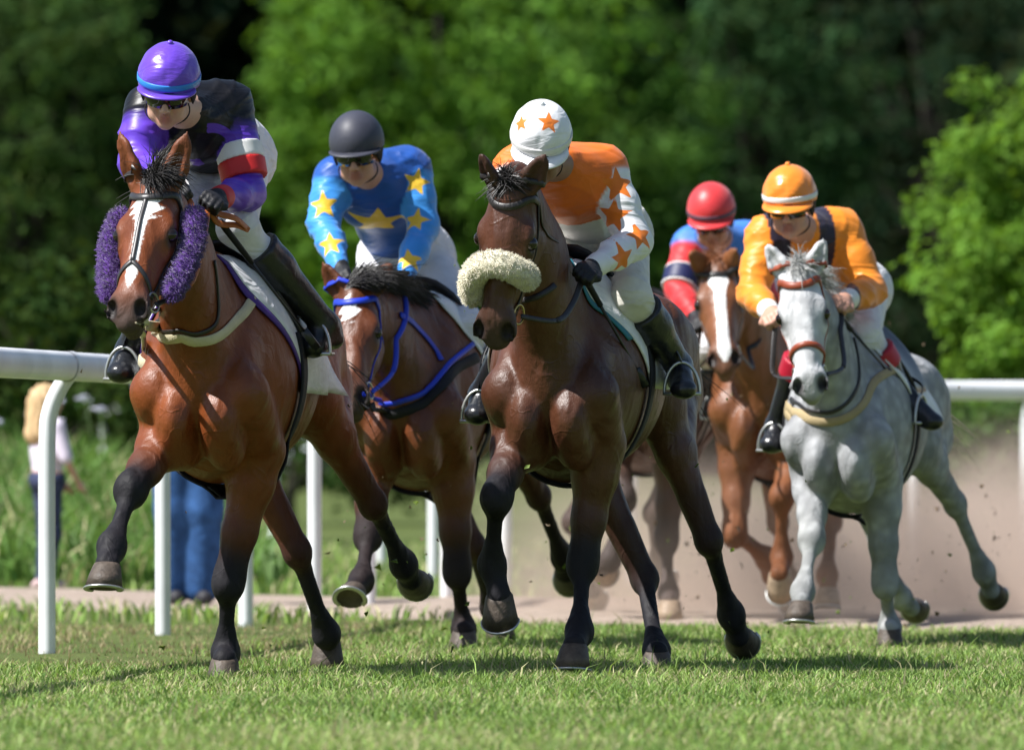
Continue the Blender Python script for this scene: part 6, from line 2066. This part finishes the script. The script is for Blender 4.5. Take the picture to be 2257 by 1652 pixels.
def parked_car(loc, rz):
    root = empty('parked_car', loc, rz); tag(root, 'white car parked far beyond the course, seen under the leading horse', 'car')
    W_ = 1.78
    prof = [(-2.1, .35), (-2.12, .62), (-2.0, .86), (-1.2, .98), (-.55, 1.42), (.9, 1.45), (1.65, 1.0), (2.05, .95), (2.1, .6), (2.08, .34)]
    n = len(prof); V = []; secs = [(-W_ / 2, .94), (-W_ / 2 + .08, 1.0), (W_ / 2 - .08, 1.0), (W_ / 2, .94)]
    for (y, k) in secs:
        for (x, z) in prof:
            tum = .16 * max(0, z - .95) / .5
            V.append((x * k, y * (1 - tum), .34 + (z - .34) * (k if z > .5 else 1)))
    Fc = []
    for i in range(3):
        for j in range(n - 1): Fc.append((i * n + j, i * n + j + 1, (i + 1) * n + j + 1, (i + 1) * n + j))
        Fc.append((i * n + n - 1, i * n, (i + 1) * n, (i + 1) * n + n - 1))
    Fc += [tuple(range(n))[::-1], tuple(3 * n + j for j in range(n))]
    m = root_matrix(root)
    tw = lambda vs: [tuple(m @ Vector(q)) for q in vs]
    bodyo = add_mesh('body', tw(V), Fc, principled('white car paint', (.72, .75, .80), .25, .5, coat=.6), root, False)
    gm = principled('car glass', (.03, .04, .05), .08, .6)
    def quad(nm, pts, mt, par):
        c = [Vector(p) for p in pts]; nrm = (c[1] - c[0]).cross(c[2] - c[0]).normalized() * .012
        v = [p + nrm for p in c] + [p - nrm for p in c]
        add_mesh(nm, tw(v), [(0, 1, 2, 3), (7, 6, 5, 4), (0, 4, 5, 1), (1, 5, 6, 2), (2, 6, 7, 3), (3, 7, 4, 0)], mt, par, False)
    quad('windscreen', [(-1.17, -.68, 1.0), (-1.17, .68, 1.0), (-.60, .60, 1.40), (-.60, -.60, 1.40)], gm, root)
    for sd in (-1, 1):
        quad('side_window', [(-1.0, sd * .885, 1.02), (.1, sd * .885, 1.02), (.1, sd * .79, 1.36), (-.55, sd * .79, 1.36)][::sd], gm, root)
        quad('headlight', [(-2.06, sd * .5 - .15, .70), (-2.06, sd * .5 + .15, .70), (-2.03, sd * .5 + .15, .84), (-2.03, sd * .5 - .15, .84)], principled('lamp glass', (.6, .62, .65), .1, .6), root)
        for x in (-1.3, 1.3):
            c = Vector((x, sd * .80, .32))
            ring = [c + Vector((math.cos(a) * .32, 0, math.sin(a) * .32)) for a in np.linspace(0, 2 * math.pi, 24, endpoint=False)]
            V2 = [p + Vector((0, d_, 0)) for d_ in (-.1, .1) for p in ring]
            f2 = [(k, (k + 1) % 24, 24 + (k + 1) % 24, 24 + k) for k in range(24)] + [tuple(range(24))[::-1], tuple(range(24, 48))]
            w = add_mesh('wheel', tw(V2), f2, principled('tyre', (.02, .02, .02), .8, .2), root, False)
            r2 = [c + Vector((math.cos(a) * .19, sd * .105, math.sin(a) * .19)) for a in np.linspace(0, 2 * math.pi, 16, endpoint=False)]
            V3 = r2 + [p - Vector((0, sd * .02, 0)) for p in r2]
            f3 = [(k, (k + 1) % 16, 16 + (k + 1) % 16, 16 + k) for k in range(16)] + [tuple(range(16)), tuple(range(16, 32))[::-1]]
            add_mesh('rim', tw(V3), f3, M_STEEL, w, False)
    quad('bumper', [(-2.13, -.82, .30), (-2.13, .82, .30), (-2.13, .82, .58), (-2.13, -.82, .58)], principled('dark bumper', (.03, .03, .035), .6, .3), root)


parked_car((-2.35, 140, 0), math.radians(80))

# cow parsley on the bank
r_ = np.random.default_rng(40)
mf = MB(); ms_ = MB()
for i in range(12):
    x = r_.uniform(-4.6, -2.15); y = r_.uniform(52.5, 57)
    zb = .30 * np.clip((y - 47) / 8, 0, 1)
    top = Vector((x + r_.normal(0, .08), y, zb + r_.uniform(.62, .84)))
    ms_.tube([Vector((x, y, zb)), top], .004, 4)
    for k in range(9):
        a = r_.random() * 6.28; q = top + Vector((math.cos(a) * r_.random() * .06, math.sin(a) * r_.random() * .06, r_.normal(0, .008)))
        mf.ball(q, (.014, .014, .006), 6, 4)
tag(mf.build('meadow_flowers', principled('white petals', (.62, .62, .74), .7, .2), None), 'white flower heads of wild plants on the meadow bank', 'flowers', kind='stuff')
tag(ms_.build('flower_stems', principled('stems', (.08, .14, .04), .7, .2), None), 'thin stems of the wild flowers on the bank', 'stems', kind='stuff')

# turf kicked up by the hooves
r_ = np.random.default_rng(50)
md = []; cd = []
fcs = []
spots = [(-.62, 30.9, .55, 30), (.55, 31.4, .5, 40), (-.2, 33.2, .7, 60), (1.7, 35.6, .5, 50), (1.2, 38.0, .8, 40)]
for (x, y, zm, n) in spots:
    for i in range(n):
        c = Vector((x + r_.normal(0, .45), y + r_.normal(0, .6), abs(r_.normal(0, zm)) + .02))
        s = .0025 + .007 * r_.random() ** 3
        col = (.20, .28, .06) if r_.random() < .55 else (.20, .15, .09)
        b0 = len(md)
        for k in range(5):
            md.append(tuple(c + Vector(r_.normal(0, 1, 3)) * s)); cd.append(col)
        fcs += [(b0, b0 + 1, b0 + 2), (b0, b0 + 2, b0 + 3), (b0, b0 + 3, b0 + 4), (b0 + 1, b0 + 2, b0 + 4), (b0 + 2, b0 + 3, b0 + 4)]
tag(add_mesh('flying_turf', md, np.array(fcs, np.int32), M_GRASS, None, False, attrs={'col': np.array(cd, np.float32)}), 'bits of grass and soil flung up by the hooves', 'turf', kind='stuff')

# grit and clods in the dust
md = []; cd = []; fcs = []
for i in range(900):
    c = Vector((r_.uniform(.3, 4.2), r_.uniform(36.5, 44), .02 + abs(r_.normal(0, .28)) + .5 * r_.random() ** 3))
    s = .0022 + .010 * r_.random() ** 5
    b0 = len(md); k_ = .6 + .7 * r_.random()
    for k in range(5): md.append(tuple(c + Vector(r_.normal(0, 1, 3)) * s)); cd.append((.20 * k_, .145 * k_, .10 * k_))
    fcs += [(b0, b0 + 1, b0 + 2), (b0, b0 + 2, b0 + 3), (b0, b0 + 3, b0 + 4), (b0 + 1, b0 + 2, b0 + 4), (b0 + 2, b0 + 3, b0 + 4)]
tag(add_mesh('flying_grit', md, np.array(fcs, np.int32), M_GRASS, None, False, attrs={'col': np.array(cd, np.float32)}), 'brown grit flung up in the dust behind the horses', 'grit', kind='stuff')


# dust raised from the sandy crossing
def dust():
    x0, x1, y0, y1, z1 = -.6, 6.5, 36.9, 46.5, 1.3
    cx, cy = (x0 + x1) / 2, (y0 + y1) / 2
    o = MB().box((cx, cy, z1 / 2 + .02), (x1 - x0, y1 - y0, z1)).build('dust_cloud', None, None, False)
    tag(o, 'pinkish dust cloud raised behind the horses on the sandy crossing', 'dust', kind='stuff')
    m = bpy.data.materials.new('dust'); m.use_nodes = True
    t = m.node_tree; N = t.nodes; Lk = t.links
    N.remove(N['Principled BSDF'])
    pv = N.new('ShaderNodeVolumePrincipled'); pv.inputs['Color'].default_value = (.76, .62, .52, 1); pv.inputs['Anisotropy'].default_value = .2
    tc = N.new('ShaderNodeTexCoord')
    sx = N.new('ShaderNodeSeparateXYZ'); Lk.new(tc.outputs['Object'], sx.inputs[0])
    def mrange(src, a, b, c, d):
        q = N.new('ShaderNodeMapRange'); q.interpolation_type = 'SMOOTHSTEP'
        q.inputs[1].default_value = a; q.inputs[2].default_value = b; q.inputs[3].default_value = c; q.inputs[4].default_value = d
        Lk.new(src, q.inputs[0]); return q.outputs[0]
    def mul(a, b):
        q = N.new('ShaderNodeMath'); q.operation = 'MULTIPLY'; Lk.new(a, q.inputs[0]); Lk.new(b, q.inputs[1]); return q.outputs[0]
    nz = N.new('ShaderNodeTexNoise'); nz.inputs['Scale'].default_value = 1.35; nz.inputs['Detail'].default_value = 5; nz.inputs['Roughness'].default_value = .68
    Lk.new(tc.outputs['Object'], nz.inputs['Vector'])
    xl = mrange(sx.outputs['X'], x0 + .1, x0 + 2.2, .0, 1); xr = mrange(sx.outputs['X'], x1 - 1.2, x1 - .1, 1, 0)
    yl = mrange(sx.outputs['Y'], y0 + .6, y0 + 3.4, 0, 1); yr = mrange(sx.outputs['Y'], y1 - 2.5, y1 - .1, 1, 0)
    # billows: the noise stands up in heaps that thin out with height
    hz_ = N.new('ShaderNodeMath'); hz_.operation = 'MULTIPLY_ADD'; hz_.inputs[1].default_value = -.34; hz_.inputs[2].default_value = -.02
    Lk.new(sx.outputs['Z'], hz_.inputs[0])
    sm = N.new('ShaderNodeMath'); sm.operation = 'ADD'; Lk.new(nz.outputs[0], sm.inputs[0]); Lk.new(hz_.outputs[0], sm.inputs[1])
    n1 = mrange(sm.outputs[0], .22, .60, 0, 1.2)
    zc = mrange(sx.outputs['Z'], .75, 1.25, 1, 0)
    d = mul(mul(mul(zc, xl), mul(xr, yl)), mul(yr, n1))
    k = N.new('ShaderNodeMath'); k.operation = 'MULTIPLY'; k.inputs[1].default_value = DUST; Lk.new(d, k.inputs[0])
    Lk.new(k.outputs[0], pv.inputs['Density'])
    Lk.new(pv.outputs[0], N['Material Output'].inputs['Volume'])
    o.data.materials.append(m)


DUST = 1.5
dust()
